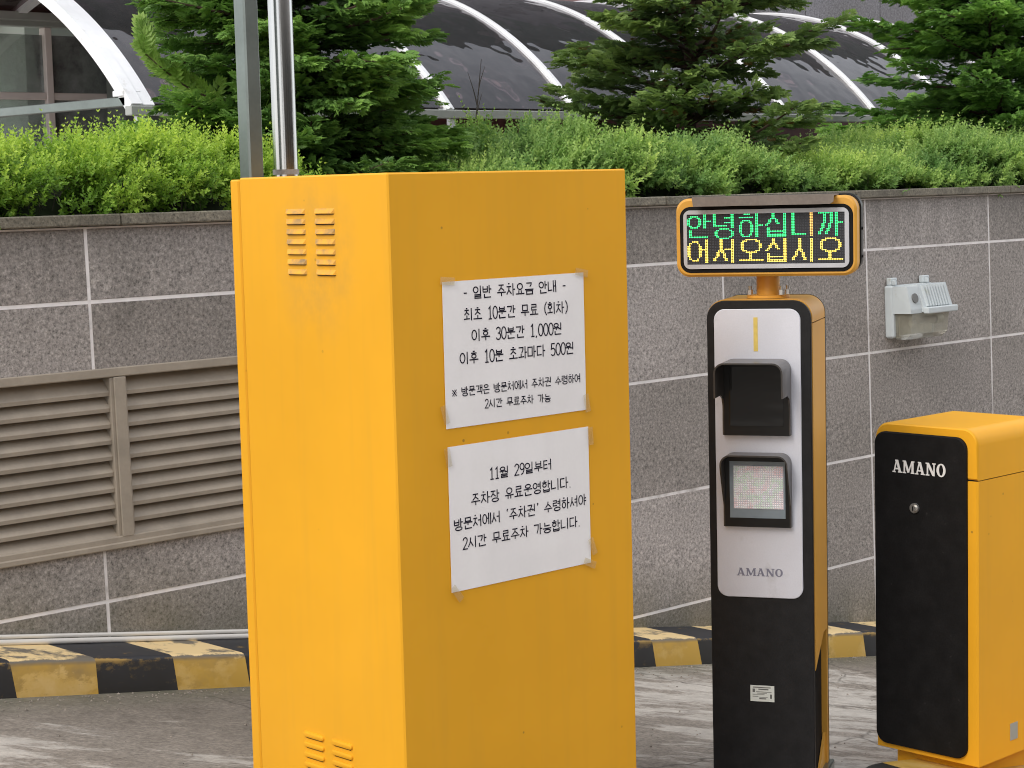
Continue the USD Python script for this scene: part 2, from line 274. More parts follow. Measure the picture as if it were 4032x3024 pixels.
M['far_granite'] = granite_mat('far_granite', (0.22, 0.21, 0.215), (1.08, 1.08, 1.1), moss_and_shade=False, scale=60)
M['grout'] = paint('pale_grout', (0.80, 0.76, 0.74), rough=0.8, var=0.1, scale=14, dirt=(0.38, 0.34, 0.31), dscale=5, dlo=0.55, dhi=0.72)
M['vent'] = paint('taupe_louvre_paint', (0.33, 0.28, 0.22), rough=0.5, var=0.1, scale=7, fine=0.05, dirt=(0.25, 0.215, 0.17), dscale=5, dlo=0.5, dhi=0.75)
M['dark_void'] = paint('dark_recess', (0.012, 0.011, 0.010), rough=0.8, var=0.1)
M['lamp_white'] = paint('lamp_housing_grey_white', (0.53, 0.57, 0.58), rough=0.5, var=0.06, scale=12, dirt=(0.36, 0.36, 0.24), dscale=10, dlo=0.6, dhi=0.8)
M['lamp_glass'] = pane('dusty_lamp_glass', (0.86, 0.85, 0.78), rough=0.10, body=(0.45, 0.43, 0.36), bfac=0.28)
M['lamp_in'] = paint('lamp_reflector', (0.70, 0.68, 0.60), rough=0.35, metal=0.4, var=0.15, scale=30)
M['photocell'] = paint('photocell_grey', (0.13, 0.13, 0.125), rough=0.5, var=0.1)
M['white_pipe'] = paint('white_conduit', (0.66, 0.64, 0.60), rough=0.5, var=0.08, scale=4)
M['alum'] = paint('bright_aluminium', (0.90, 0.90, 0.92), rough=0.35, metal=0.25, var=0.07, scale=6, dirt=(0.5, 0.47, 0.42), dscale=8, dlo=0.62, dhi=0.85)
M['alum_dull'] = paint('dull_aluminium', (0.42, 0.43, 0.40), rough=0.45, metal=0.4, var=0.1, scale=6)
M['bronze_sheet'] = pane('bronze_polycarbonate', (0.46, 0.37, 0.37), rough=0.03, ior=1.70, body=(0.045, 0.040, 0.050), bfac=0.18, back=(0.42, 0.22, 0.17), ripple=0.5)
M['frame_pink'] = paint('rose_beige_frame', (0.76, 0.67, 0.63), rough=0.45, metal=0.05, var=0.06, scale=6)
M['window_glass'] = pane('window_glass', (0.75, 0.80, 0.76), rough=0.02, ior=1.95, body=(0.50, 0.53, 0.50), bfac=0.30)  # pale body colour painted in for the sky reflection on the panes
M['pillar'] = paint('grey_green_render', (0.16, 0.175, 0.16), rough=0.8, var=0.08, scale=3)
M['room'] = paint('room_paint', (0.72, 0.75, 0.71), rough=0.9, var=0.1, scale=1)
M['red_stone'] = paint('red_brown_stone', (0.17, 0.055, 0.045), rough=0.6, var=0.25, scale=12)
M['pink_stone'] = paint('rose_stone_band', (0.30, 0.17, 0.17), rough=0.6, var=0.2, scale=9)
M['exit_glow'] = glow('exit_glow', (0.08, 0.75, 0.62), 0.35)
M['paving'] = paint('terrace_paving', (0.38, 0.36, 0.33), rough=0.8, var=0.15, scale=2, fine=0.1)
M['soil'] = paint('planter_soil', (0.035, 0.026, 0.018), rough=0.95, var=0.3, scale=20)
M['hedge_shade_core'] = paint('hedge_inner_shade', (0.022, 0.034, 0.012), rough=0.9, var=0.4, scale=25)
M['bark'] = paint('reddish_bark', (0.065, 0.038, 0.026), rough=0.9, var=0.3, scale=25)
M['twig'] = paint('grey_twig', (0.075, 0.06, 0.05), rough=0.9, var=0.2, scale=30)
M['hedge_leaf'] = leaf_mat('hedge_leaf', [(0.0, (0.055, 0.13, 0.018)), (0.45, (0.19, 0.37, 0.04)), (1.0, (0.46, 0.66, 0.10))], trans=0.4, lo=(0.78, 0.82, 0.85), hi=(1.45, 1.25, 1.10))
M['hedge_leaf_dark'] = leaf_mat('boxwood_leaf', [(0.0, (0.075, 0.155, 0.04)), (0.45, (0.22, 0.41, 0.095)), (1.0, (0.46, 0.66, 0.19))], trans=0.38, lo=(0.62, 0.70, 0.78), hi=(1.50, 1.28, 1.10))
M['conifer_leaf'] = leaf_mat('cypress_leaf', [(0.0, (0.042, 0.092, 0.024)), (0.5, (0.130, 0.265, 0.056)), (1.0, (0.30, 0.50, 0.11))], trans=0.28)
M['conifer_leaf_b'] = leaf_mat('cypress_leaf_dusty', [(0.0, (0.055, 0.096, 0.034)), (0.5, (0.165, 0.270, 0.080)), (1.0, (0.36, 0.50, 0.15))], trans=0.28)
M['conifer_leaf_c'] = leaf_mat('cypress_leaf_bright', [(0.0, (0.055, 0.13, 0.03)), (0.5, (0.16, 0.34, 0.065)), (1.0, (0.33, 0.56, 0.12))], trans=0.30)
M['new_leaf'] = leaf_mat('fresh_cypress_leaf', [(0.0, (0.16, 0.30, 0.05)), (0.5, (0.30, 0.48, 0.10)), (1.0, (0.48, 0.66, 0.20))], trans=0.45)
M['dead_leaf'] = leaf_mat('dry_cypress_leaf', [(0.0, (0.06, 0.035, 0.012)), (0.5, (0.16, 0.10, 0.03)), (1.0, (0.28, 0.20, 0.07))], trans=0.25)

def ground_mat():
    N = {'g': ('geometry', {}), 'mp': ('mapping', {'mapping_type': 'texture', 'rotation': (0, 0, -0.80), 'scale': (0.62, 0.26, 1.0)}), 'n1': ('noise_texture', {'scale': 1.5, 'detail': 14.0, 'roughness': 0.78, 'distortion': 0.25}),
         'n2': ('noise_texture', {'scale': 75.0, 'detail': 5.0, 'roughness': 0.75}), 'r2': ('rgb_ramp', {'ramp': [(0.28, (0.50, 0.50, 0.50)), (0.72, (1.42, 1.42, 1.42))]}),
         'n3': ('noise_texture', {'scale': 0.75, 'detail': 3.0}), 'r3': ('rgb_ramp', {'ramp': [(0.25, (0.165, 0.142, 0.118)), (0.5, (0.245, 0.215, 0.185)), (0.75, (0.31, 0.275, 0.24))]}),
         'm': ('mix_color', {'blend_type': 'multiply', 'fac': 1.0, 'use_clamp': False}),
         'wm': ('math', {'math_type': 'multiply_add', 'value2': 0.75}), 'wr': ('map_range', {'from_min': 0.925, 'from_max': 1.0, 'to_min': 0.0, 'to_max': 0.62, 'clamp': True}), 'mw': ('mix_color', {'b': (0.60, 0.565, 0.52)}),
         'n6': ('noise_texture', {'scale': 13.0, 'detail': 7.0, 'roughness': 0.7}), 'r6': ('rgb_ramp', {'ramp': [(0.3, (0.78, 0.77, 0.76)), (0.7, (1.18, 1.18, 1.17))]}), 'm6': ('mix_color', {'blend_type': 'multiply', 'fac': 1.0, 'use_clamp': False}),
         'vo': ('voronoi_texture', {'feature': 'distance_to_edge', 'scale': 0.62}), 'nd': ('noise_texture', {'scale': 2.6, 'detail': 6.0}), 'md': ('mix_color', {'blend_type': 'linear_light', 'fac': 0.22, 'use_clamp': False}),
         'cr': ('map_range', {'from_min': 0.0, 'from_max': 0.006, 'to_min': 0.6, 'to_max': 0.0, 'clamp': True}), 'mc': ('mix_color', {'b': (0.05, 0.043, 0.036)}),
         'sx': ('separate_xyz', {}), 'ed': ('map_range', {'from_min': 4.42, 'from_max': 4.68, 'clamp': True}), 'en': ('math', {'math_type': 'multiply'}), 'n5': ('noise_texture', {'scale': 9.0, 'detail': 5.0}), 'mo': ('mix_color', {'b': (0.085, 0.09, 0.05)}),
         'p': ('principled_bsdf', {'roughness': 0.8, 'specular_ior_level': 0.3}), 'hm': ('math', {'math_type': 'add'}), 'b': ('bump', {'strength': 0.6, 'distance': 0.006})}
    L = [('g.position', 'mp.vector'), ('mp.vector', 'n1.vector'), ('g.position', 'n2.vector'), ('n2.fac', 'r2.fac'), ('g.position', 'n3.vector'), ('n3.fac', 'r3.fac'), ('r3.color', 'm.a'), ('r2.color', 'm.b'),
         ('n3.fac', 'wm.value1'), ('n1.fac', 'wm.value3'), ('wm.value', 'wr.value'), ('wr.result', 'mw.fac'), ('m.result', 'mw.a'), ('g.position', 'n6.vector'), ('n6.fac', 'r6.fac'), ('mw.result', 'm6.a'), ('r6.color', 'm6.b'),
         ('g.position', 'md.a'), ('g.position', 'nd.vector'), ('nd.color', 'md.b'), ('md.result', 'vo.vector'), ('vo.distance', 'cr.value'), ('cr.result', 'mc.fac'), ('m6.result', 'mc.a'),
         ('g.position', 'sx.vector'), ('sx.y', 'ed.value'), ('g.position', 'n5.vector'), ('ed.result', 'en.value1'), ('n5.fac', 'en.value2'), ('en.value', 'mo.fac'), ('mc.result', 'mo.a'), ('mo.result', 'p.base_color'),
         ('n1.fac', 'hm.value1'), ('n2.fac', 'hm.value2'), ('hm.value', 'b.height'), ('b.normal', 'p.normal')]
    return usdkit.material(stage, LK+'worn_concrete', N, L, surface='p.BSDF')
M['ground'] = ground_mat()

def worn_paint(name, col, under, lo, hi, grime):
    N = {'g': ('geometry', {}), 'mp': ('mapping', {'scale': (1.0, 1.0, 1.7)}), 'n': ('noise_texture', {'scale': 9.0, 'detail': 9.0, 'roughness': 0.68}), 'mr': ('map_range', {'from_min': lo, 'from_max': hi, 'clamp': True}), 'mx': ('mix_color', {'a': col, 'b': under}),
         'n2': ('noise_texture', {'scale': 5.0, 'detail': 6.0, 'roughness': 0.65}), 'sx': ('separate_xyz', {}), 'h': ('math', {'math_type': 'multiply_add', 'value2': 0.158}), 'hr': ('map_range', {'from_min': 0.468, 'from_max': 0.452, 'to_min': 0.0, 'to_max': 1.0, 'clamp': True}),
         'gm': ('math', {'math_type': 'multiply'}), 'g2': ('map_range', {'from_min': 0.10, 'from_max': 0.55, 'clamp': True}), 'e1': ('map_range', {'from_min': 0.425, 'from_max': 0.462, 'to_min': 0.0, 'to_max': 0.17, 'clamp': True}), 'e2': ('map_range', {'from_min': 0.464, 'from_max': 0.469, 'to_min': 1.0, 'to_max': 0.0, 'clamp': True}), 'em': ('math', {'math_type': 'multiply'}), 'ea': ('math', {'math_type': 'add'}), 'mg': ('mix_color', {'b': grime}),
         'p': ('principled_bsdf', {'roughness': 0.6}), 'b': ('bump', {'strength': 0.35, 'distance': 0.003})}
    L = [('g.position', 'mp.vector'), ('mp.vector', 'n.vector'), ('h.value', 'e1.value'), ('h.value', 'e2.value'), ('e1.result', 'em.value1'), ('e2.result', 'em.value2'), ('n.fac', 'ea.value1'), ('em.value', 'ea.value2'), ('ea.value', 'mr.value'), ('mr.result', 'mx.fac'), ('g.position', 'n2.vector'), ('g.position', 'sx.vector'), ('sx.x', 'h.value1'), ('sx.z', 'h.value3'), ('h.value', 'hr.value'),
         ('n2.fac', 'gm.value1'), ('hr.result', 'gm.value2'), ('gm.value', 'g2.value'), ('g2.result', 'mg.fac'), ('mx.result', 'mg.a'), ('mg.result', 'p.base_color'), ('n.fac', 'b.height'), ('b.normal', 'p.normal')]
    return usdkit.material(stage, LK+name, N, L, surface='p.BSDF')
M['kerb_yellow'] = worn_paint('worn_yellow_kerb_paint', (0.76, 0.57, 0.29), (0.15, 0.13, 0.10), 0.50, 0.58, (0.52, 0.315, 0.05))
M['kerb_black'] = worn_paint('worn_black_kerb_paint', (0.022, 0.022, 0.026), (0.34, 0.21, 0.05), 0.60, 0.68, (0.016, 0.014, 0.012))

# ------------------------------------------------------------------ ground (ramp going down to +x)
def gz(x):
    x = np.asarray(x, float); k = 0.158
    lin = 0.37 - k*x
    soft = np.where(x > 2.6, lin, lin - k*0 )
    a = np.clip((x - 0.9)/(2.6-0.9), 0, 1)             # level landing before x = 0.9, blends into the slope
    z0 = 0.37 - k*(0.9 + (2.6-0.9)*(a**2/2 + 0.5*a**2*(1-a)) + 0.0)
    up = (0.37-k*2.6) + k*(2.6-0.9)*np.where(x < 2.6, (1-a)*(1-(1-a)/2), 0)
    z = np.where(x >= 2.6, lin, up)
    return np.maximum(z, 0.37 - k*14)
gx = np.unique(np.r_[np.linspace(-60, -2, 20), np.linspace(-2, 16, 140), np.linspace(16, 70, 16)]); gy = np.r_[np.linspace(-60, 0, 14), np.linspace(0.3, 5.0, 60), np.linspace(6, 60, 12)]
X, Y = np.meshgrid(gx, gy, indexing='ij'); Z = gz(X)
near = (X > 1) & (X < 9) & (Y > 0)
Z = Z + np.where(near, 0.006*(meshkit.fbm(np.stack([X*1.1, Y*2.0, X*0], -1), 4, 3) - 0.5), 0)
idx = np.arange(X.size).reshape(X.shape); q = np.stack([idx[:-1, :-1], idx[1:, :-1], idx[1:, 1:], idx[:-1, 1:]], -1).reshape(-1, 4)
obj('ground', (np.stack([X, Y, Z], -1).reshape(-1, 3), q), M['ground'], smooth=True, kind='structure', label='sloping worn concrete ramp with pale scuffed streaks')

# ------------------------------------------------------------------ retaining wall
BAT = 0.0252452115
wa = np.array([[1, 0, 0], [0, math.cos(BAT), -math.sin(BAT)], [0, math.sin(BAT), math.cos(BAT)]])   # rows: along, into the wall, up the battered face
VB = 2.4
worigin = np.array([0, 5.0*math.cos(BAT), EYE + 5.0*0]) - VB*wa[2] + np.array([0, 0, -0.0])
worigin = np.array([0, 0, EYE]) + 5.0*wa[1] - VB*wa[2]
def V(v): return v + VB                                   # height on the wall measured from eye level
wall = thing('retaining_wall', 'long grey granite tiled retaining wall with pale grout lines and stone coping', 'wall', worigin, wa)
WX0, WX1 = -1.5, 12.5
VENT = (2.15, 4.25, -0.374, -0.912)                       # x0, x1, top, bottom relative to eye level
vent_hole = sg.box(VENT[0], V(VENT[3]), VENT[1], V(VENT[2]))
def base_v(x): return float(gz(x)) - EYE - 0.25
rows = [0.046, -0.175, -0.622, -1.070, -1.518, -1.966, -2.35]
cols = [3.093 + 0.9675*k for k in range(-5, 11)]
JT = 0.0057
backing = sg.box(WX0, 0.0, WX1, V(0.046)).difference(vent_hole)
obj('grout', ext_xz(backing, 0.0015, 0.12), M['grout'], wall)
for i in range(len(rows)-1):
    for j in range(len(cols)-1):
        x0, x1 = cols[j]+JT, cols[j+1]-JT
        t, b = rows[i]-JT, rows[i+1]+JT
        if t < base_v(x1) + 0.0 or x1 < WX0: continue
        p = sg.box(x0, V(b), x1, V(t))
        d = p.difference(vent_hole)
        if d.is_empty or d.area < 0.002: continue
        for g in getattr(d, 'geoms', [d]):
            if d.equals(p): m = rbox(x0, x1, 0, 0.03, V(b), V(t), 0.0012)
            else: m = ext_xz(g, 0.0, 0.03)
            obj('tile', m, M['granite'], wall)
# coping stones
cx = [3.2 + 1.22*k for k in range(-4, 9)]
for k in range(len(cx)-1):
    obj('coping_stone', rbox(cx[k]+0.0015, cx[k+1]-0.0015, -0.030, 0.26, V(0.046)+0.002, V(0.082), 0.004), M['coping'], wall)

# ------------------------------------------------------------------ louvred vent in the wall
vent = thing('wall_vent', 'wide taupe metal louvre vent set low in the granite wall left of the cabinet', 'vent', worigin + wa[0]*VENT[0] + wa[2]*V(VENT[3]), wa)
VW, VH = VENT[1]-VENT[0], VENT[2]-VENT[3]
obj('back_box', box(0.0, VW, 0.085, 0.10, 0.0, VH), M['dark_void'], vent)
fr = 0.028
obj('frame', cat_([rbox(0, VW, -0.008, 0.08, VH-fr, VH, 0.003), rbox(0, VW, -0.008, 0.08, 0, fr+0.004, 0.003), rbox(0, fr, -0.006, 0.08, fr, VH-fr, 0.003), rbox(VW-fr, VW, -0.006, 0.08, fr, VH-fr, 0.003)]), M['vent'], vent)
obj('sill', rbox(-0.005, VW+0.005, -0.016, 0.0, -0.004, 0.014, 0.003), M['vent'], vent)
mx = 3.172 - VENT[0]
obj('mullion', cat_([rbox(mx-0.029, mx+0.029, -0.004, 0.08, fr+0.001, VH-fr-0.001, 0.002), rbox(mx-0.018, mx+0.022, -0.010, -0.004, fr+0.001, VH-fr-0.001, 0.002)]), M['vent'], vent)
NS = 10; pitch = (VH - 2*fr)/NS
for sx0, sx1 in ((fr, mx-0.029), (mx+0.029, VW-fr)):
    for k in range(NS):
        zt = VH - fr - k*pitch
        prof = sg.Polygon([(0.044, zt+0.002), (0.048, zt+0.002), (0.010, zt-pitch+0.006), (0.010, zt-pitch-0.008), (0.005, zt-pitch-0.008), (0.003, zt-pitch+0.004)])
        obj('slat', ext_yz(prof, sx0+0.0005, sx1-0.0005), M['vent'], vent)

# ------------------------------------------------------------------ wall light
lo = worigin + wa[0]*7.08 + wa[2]*V(-0.582)
lt = thing('wall_light', 'weathered white wall lamp with ribbed hood and cloudy glass on granite wall', 'wall lamp', lo, wa)
# local: x 0..0.53, z 0..0.26, y negative towards the road
LWD = 0.300
back = rbox(0.0, LWD+0.02, -0.045, 0.0, 0.015, 0.245, 0.008)
obj('back_plate', back, M['lamp_white'], lt)
hood = sg.Polygon([(-0.045, 0.125), (-0.045, 0.243), (-0.112, 0.246), (-0.146, 0.142), (-0.146, 0.125)])
obj('hood', cat_([ext_yz(hood, 0.090, LWD+0.012), ext_yz(sg.Polygon([(-0.045, 0.122), (-0.045, 0.241), (-0.118, 0.238), (-0.136, 0.140), (-0.136, 0.122)]), 0.006, 0.0895)]), M['lamp_white'], lt)
obj('hood_lip', rbox(0.085, LWD+0.018, -0.172, -0.145, 0.118, 0.146, 0.004), M['lamp_white'], lt)
nrm = np.array([-0.096, -0.075])/np.hypot(0.096, 0.075)
for k in range(9):
    x = 0.112 + k*0.0205
    p0, p1 = np.array([-0.1145, 0.239]), np.array([-0.1445, 0.148])
    d = (p1-p0)/np.linalg.norm(p1-p0); nn = np.array([d[1], -d[0]]); nn = nn if nn[0] < 0 else -nn
    fin = sg.Polygon([p0 - nn*0.001, p1 - nn*0.001, p1 + nn*0.010, p0 + nn*0.012])
    obj('rib', ext_yz(fin, x, x+0.009), M['lamp_white'], lt)
obj('photocell', cyl([0.048, -0.127, 0.188], [0, -0.98, 0.18], 0.021, 0.012), M['photocell'], lt)
glassp = sg.Polygon([(-0.045, 0.008), (-0.045, 0.121), (-0.134, 0.121), (-0.122, 0.030), (-0.095, 0.008)])
obj('glass', ext_yz(glassp, 0.020, LWD+0.002), M['lamp_glass'], lt, smooth=30)
obj('reflector', cat_([box(0.04, LWD-0.012, -0.052, -0.047, 0.026, 0.120), cyl([0.19, -0.085, 0.085], [1, 0, 0], 0.016, 0.12), cyl([0.28, -0.085, 0.085], [1, 0, 0], 0.022, 0.05), cyl([0.09, -0.085, 0.075], [1, 0, 0], 0.014, 0.02)]), M['lamp_in'], lt)
for x in (0.015, 0.262):
    obj('bracket_tab', cat_([rbox(x, x+0.05, -0.03, -0.004, 0.2455, 0.278, 0.004), rbox(x+0.004, x+0.018, -0.05, -0.03, 0.2465, 0.268, 0.003)]), M['lamp_white'], lt)
    obj('screw', cyl([x+0.034, -0.032, 0.262], [0, 1, 0], 0.006, 0.006, 8), M['photocell'], lt)

# ------------------------------------------------------------------ white conduit along the wall foot
def kz(x): return 0.4705 - 0.158*np.asarray(x, float)      # top of the kerb / foot of the wall
con = thing('conduit', 'pair of thin white conduits running along the foot of the wall', 'conduit', (1.0, 4.955, kz(1.0)))
for k, (dy, dz, r) in enumerate(((0.0, 0.0085, 0.0085), (0.004, 0.024, 0.0062))):
    obj('tube', tube([[x-1.0, dy, kz(x)-kz(1.0)+dz] for x in np.linspace(0.6, 4.6, 9)], r, 10), M['white_pipe'], con, smooth=40)

# ------------------------------------------------------------------ kerb with yellow and black painted stripes
kerb = thing('kerb', 'low kerb painted in worn yellow and black stripes along the wall', None, (0, 0, 0), kind='structure')
prof = [(4.975, 0.0), (4.715, 0.0), (4.704, -0.003), (4.697, -0.012), (4.680, -0.104), (4.676, -0.25), (4.975, -0.25)]
SL = 0.2594
for k in range(-9, 30):
    x0, x1 = 2.872 + k*SL, 2.872 + (k+1)*SL
    nseg = 6; xs = np.linspace(x0, x1, nseg+1); n = len(prof)
    rng = np.random.default_rng(500+k)
    V_, F_ = [], []
    for i, x in enumerate(xs):
        for (y, z) in prof:
            w_ = 0.0025*(meshkit.noise(np.array([x*9, y*20, z*30.]), 4) - 0.5)
            wav = 0.006*math.sin(x*9.0 + z*20) * (1 if z > -0.2 else 0) * (1 if i in (0, nseg) else 0)
            V_.append((x + wav*0.6, y + w_, kz(x) + z + w_))
    for i in range(nseg):
        for j in range(n-1):
            a, b = i*n+j, i*n+j+1
            F_ += [(a, b, b+n), (a, b+n, a+n)]
    obj('kerb_stripe', trimesh.Trimesh(V_, F_, process=False), M['kerb_black' if k % 2 == 0 else 'kerb_yellow'], kerb, smooth=50)

# ------------------------------------------------------------------ traffic island under the machines
isl = thing('traffic_island', 'low painted island slab under the barrier machine', None, (0, 0, 0), kind='structure')
ip = sg.Polygon([(3.98+0.30+0.30*math.cos(a), 2.72+0.30*math.sin(a)) for a in np.linspace(pi/2, 1.5*pi, 20)] + [(9.0, 2.42), (9.0, 3.02)])
def island_piece(poly, h):
    m = trimesh.creation.extrude_polygon(poly, 0.2, engine='earcut'); v = m.vertices.copy(); top = v[:, 2] > 0.1
    m.vertices = np.c_[v[:, 0], v[:, 1], gz(v[:, 0]) + np.where(top, h, -0.15)]; return m
xb = [3.5, 4.25, 4.85, 5.35, 5.85, 6.4, 7.0, 7.6, 8.3, 9.1]
for i in range(len(xb)-1):
    sl = 0.10
    pc = ip.intersection(sg.Polygon([(xb[i]-sl, 2.3), (xb[i+1]-sl, 2.3), (xb[i+1]+sl*0.6, 3.3), (xb[i]+sl*0.6, 3.3)]))
    if not pc.is_empty: obj('island_stripe', island_piece(pc, 0.035), M['kerb_black' if i % 2 == 0 else 'kerb_yellow'], isl)

# ------------------------------------------------------------------ lettering
def strokes_to_mesh(geoms, to_world, depth, y_front):
    """shapely (u, v) shape -> thin solid; to_world maps (u, v, d) arrays, d = distance in front of the sheet"""
    out = []
    for g in getattr(geoms, 'geoms', [geoms]):
        if g.is_empty or g.area < 1e-10: continue
        e = trimesh.creation.extrude_polygon(g, depth, engine='earcut'); v = e.vertices
        out.append(trimesh.Trimesh(to_world(v[:, 0], v[:, 1], v[:, 2] + y_front), e.faces, process=False))
    m = cat_(out); m.fix_normals(); return m
def ell(x0, y0, x1, y1, n=20):
    a = np.linspace(0, 2*pi, n+1); return [((x0+x1)/2 + (x1-x0)/2*math.cos(t), (y0+y1)/2 + (y1-y0)/2*math.sin(t)) for t in a]
CONS = {'ㄱ': [[(0, .95), (.92, .95), (.86, .45), (.62, 0)]], 'ㄴ': [[(.06, 1), (.06, .06), (1, .10)]], 'ㄷ': [[(.95, .95), (.08, .95), (.08, .05), (1, .08)]], 'ㄹ': [[(0, .95), (.9, .95), (.9, .52), (.06, .52), (.06, .05), (1, .05)]],
        'ㅁ': [[(.05, .95), (.95, .95), (.95, .05), (.05, .05), (.05, .95)]], 'ㅂ': [[(.05, 1), (.05, .03)], [(.95, 1), (.95, .03)], [(.05, .5), (.95, .5)], [(.05, .04), (.95, .04)]], 'ㅅ': [[(.5, 1), (.42, .5), (0, 0)], [(.45, .58), (1, .02)]],
        'ㅇ': [ell(.03, .02, .97, .98)], 'ㅈ': [[(.02, .95), (.95, .95)], [(.55, .95), (.42, .45), (0, 0)], [(.45, .52), (1, .02)]], 'ㅊ': [[(.35, 1.08), (.65, 1.08)], [(.02, .78), (.95, .78)], [(.52, .78), (.42, .38), (0, 0)], [(.45, .44), (1, .02)]],
        'ㅌ': [[(.95, .95), (.08, .95), (.08, .05), (1, .08)], [(.08, .5), (.9, .5)]], 'ㅎ': [[(.33, 1.08), (.67, 1.08)], [(.02, .8), (.98, .8)], ell(.12, 0, .88, .62)]}
LEAD = 'ㄱㄲㄴㄷㄸㄹㅁㅂㅃㅅㅆㅇㅈㅉㅊㅋㅌㅍㅎ'; VOW = 'ㅏㅐㅑㅒㅓㅔㅕㅖㅗㅘㅙㅚㅛㅜㅝㅞㅟㅠㅡㅢㅣ'; TAIL = ['', 'ㄱ', 'ㄲ', 'ㄳ', 'ㄴ', 'ㄵ', 'ㄶ', 'ㄷ', 'ㄹ', 'ㄺ', 'ㄻ', 'ㄼ', 'ㄽ', 'ㄾ', 'ㄿ', 'ㅀ', 'ㅁ', 'ㅂ', 'ㅄ', 'ㅅ', 'ㅆ', 'ㅇ', 'ㅈ', 'ㅊ', 'ㅋ', 'ㅌ', 'ㅍ', 'ㅎ']
def put(strokes, x0, y0, x1, y1): return [[(x0+(x1-x0)*u, y0+(y1-y0)*v) for u, v in s] for s in strokes]
def syllable(ch):
    k = ord(ch) - 0xAC00; L, Vv, T = LEAD[k//588], VOW[(k % 588)//28], TAIL[k % 28]
    y0 = 0.40 if T else 0.0; yb = 0.30; S = []
    if Vv in 'ㅏㅑㅓㅕㅣㅐㅔ':
        xr = 0.58 if Vv in 'ㅏㅑㅣ' else 0.50
        S += put(CONS[L], 0.02, y0 + (0.04 if T else 0.12), xr, 0.92)
        st = {'ㅏ': [[(.76, 1), (.76, 0)], [(.76, .5), (1, .5)]], 'ㅑ': [[(.76, 1), (.76, 0)], [(.76, .62), (1, .62)], [(.76, .38), (1, .38)]], 'ㅓ': [[(.88, 1), (.88, 0)], [(.58, .55), (.88, .55)]], 'ㅕ': [[(.88, 1), (.88, 0)], [(.58, .68), (.88, .68)], [(.58, .42), (.88, .42)]],
              'ㅣ': [[(.84, 1), (.84, 0)]], 'ㅐ': [[(.68, 1), (.68, .04)], [(.94, 1), (.94, 0)], [(.68, .52), (.94, .52)]], 'ㅔ': [[(.72, 1), (.72, .04)], [(.95, 1), (.95, 0)], [(.52, .55), (.72, .55)]]}[Vv]
        S += [[(u, (y0 - (0.06 if T else 0)) + (1.0 - y0 + (0.06 if T else 0))*v) for u, v in s] for s in st]
    elif Vv in 'ㅗㅛㅜㅠㅡ':
        top = 0.60 if T else 0.42
        S += put(CONS[L], 0.18, top + 0.02, 0.82, 0.94)
        a, b = (0.40, 0.58) if T else (0.10, 0.38)
        S += {'ㅗ': [[(0, a), (1, a)], [(.5, a), (.5, b)]], 'ㅛ': [[(0, a), (1, a)], [(.35, a), (.35, b)], [(.65, a), (.65, b)]], 'ㅜ': [[(0, b-.06), (1, b-.06)], [(.5, b-.06), (.5, a-.08)]], 'ㅠ': [[(0, b-.06), (1, b-.06)], [(.35, b-.06), (.35, a-.08)], [(.65, b-.06), (.65, a-.08)]], 'ㅡ': [[(0, a), (1, a)]]}[Vv]
    else:
        up = 0.62 if T else 0.46
        S += put(CONS[L], 0.06, up, 0.60, 0.94)
        a = y0 + (0.04 if T else 0.12); b = up - 0.04
        if Vv in 'ㅘㅚ': S += [[(0, a), (.66, a+.03)], [(.33, a), (.33, b)]]
        else: S += [[(0, b-.04), (.68, b-.01)], [(.34, b-.04), (.34, a-.06)]]
        if Vv == 'ㅘ': S += [[(.80, 1), (.80, y0-(.04 if T else 0))], [(.80, .62 if T else .5), (1, .62 if T else .5)]]
        elif Vv == 'ㅚ': S += [[(.86, 1), (.86, y0-(.04 if T else 0))]]
        else: S += [[(.88, 1), (.88, y0-(.04 if T else 0))], [(.60, (a+b)/2-.02), (.88, (a+b)/2-.02)]]
    if T: S += put(CONS[T] if T != 'ㄱ' else [[(0, .95), (.95, .95), (.95, 0)]], 0.14, 0.0, 0.92, yb)
    return S
GLY = {'0': (0.52, [ell(.04, 0, .48, 1)]), '1': (0.50, [[(.10, .82), (.26, 1), (.26, 0)], [(.10, 0), (.42, 0)]]), '2': (0.52, [[(.06, .76), (.12, .92), (.26, 1), (.40, .92), (.45, .74), (.38, .52), (.06, 0), (.48, 0)]]), '3': (0.52, [[(.06, .84), (.16, .97), (.28, 1), (.42, .90), (.42, .66), (.30, .53), (.20, .52)], [(.30, .53), (.44, .42), (.46, .20), (.36, .03), (.22, 0), (.10, .04), (.05, .16)]]),
       '5': (0.52, [[(.44, 1), (.12, 1), (.08, .54), (.26, .62), (.42, .52), (.46, .30), (.38, .06), (.22, 0), (.05, .10)]]), '9': (0.52, [ell(.06, .42, .44, 1), [(.44, .70), (.42, .34), (.32, .08), (.14, 0)]]),
       '-': (0.55, [[(.14, .48), (.42, .48)]]), '(': (0.40, [[(.32, 1.06), (.16, .76), (.12, .5), (.16, .24), (.32, -.06)]]), ')': (0.40, [[(.08, 1.06), (.24, .76), (.28, .5), (.24, .24), (.08, -.06)]]), ',': (0.30, [[(.14, .04), (.08, -.14)]]), '.': (0.34, [[(.08, .03), (.13, .03)]]), "‘": (0.36, [[(.22, 1.0), (.14, .90), (.18, .80)]]), "’": (0.36, [[(.12, 1.0), (.20, .92), (.12, .80)]]), ' ': (0.48, []),
       '※': (0.75, [[(.1, .1), (.6, .75)], [(.1, .75), (.6, .1)], [(.34, .70), (.36, .76)], [(.34, .08), (.36, .14)], [(.08, .40), (.14, .43)], [(.56, .40), (.62, .43)]])}
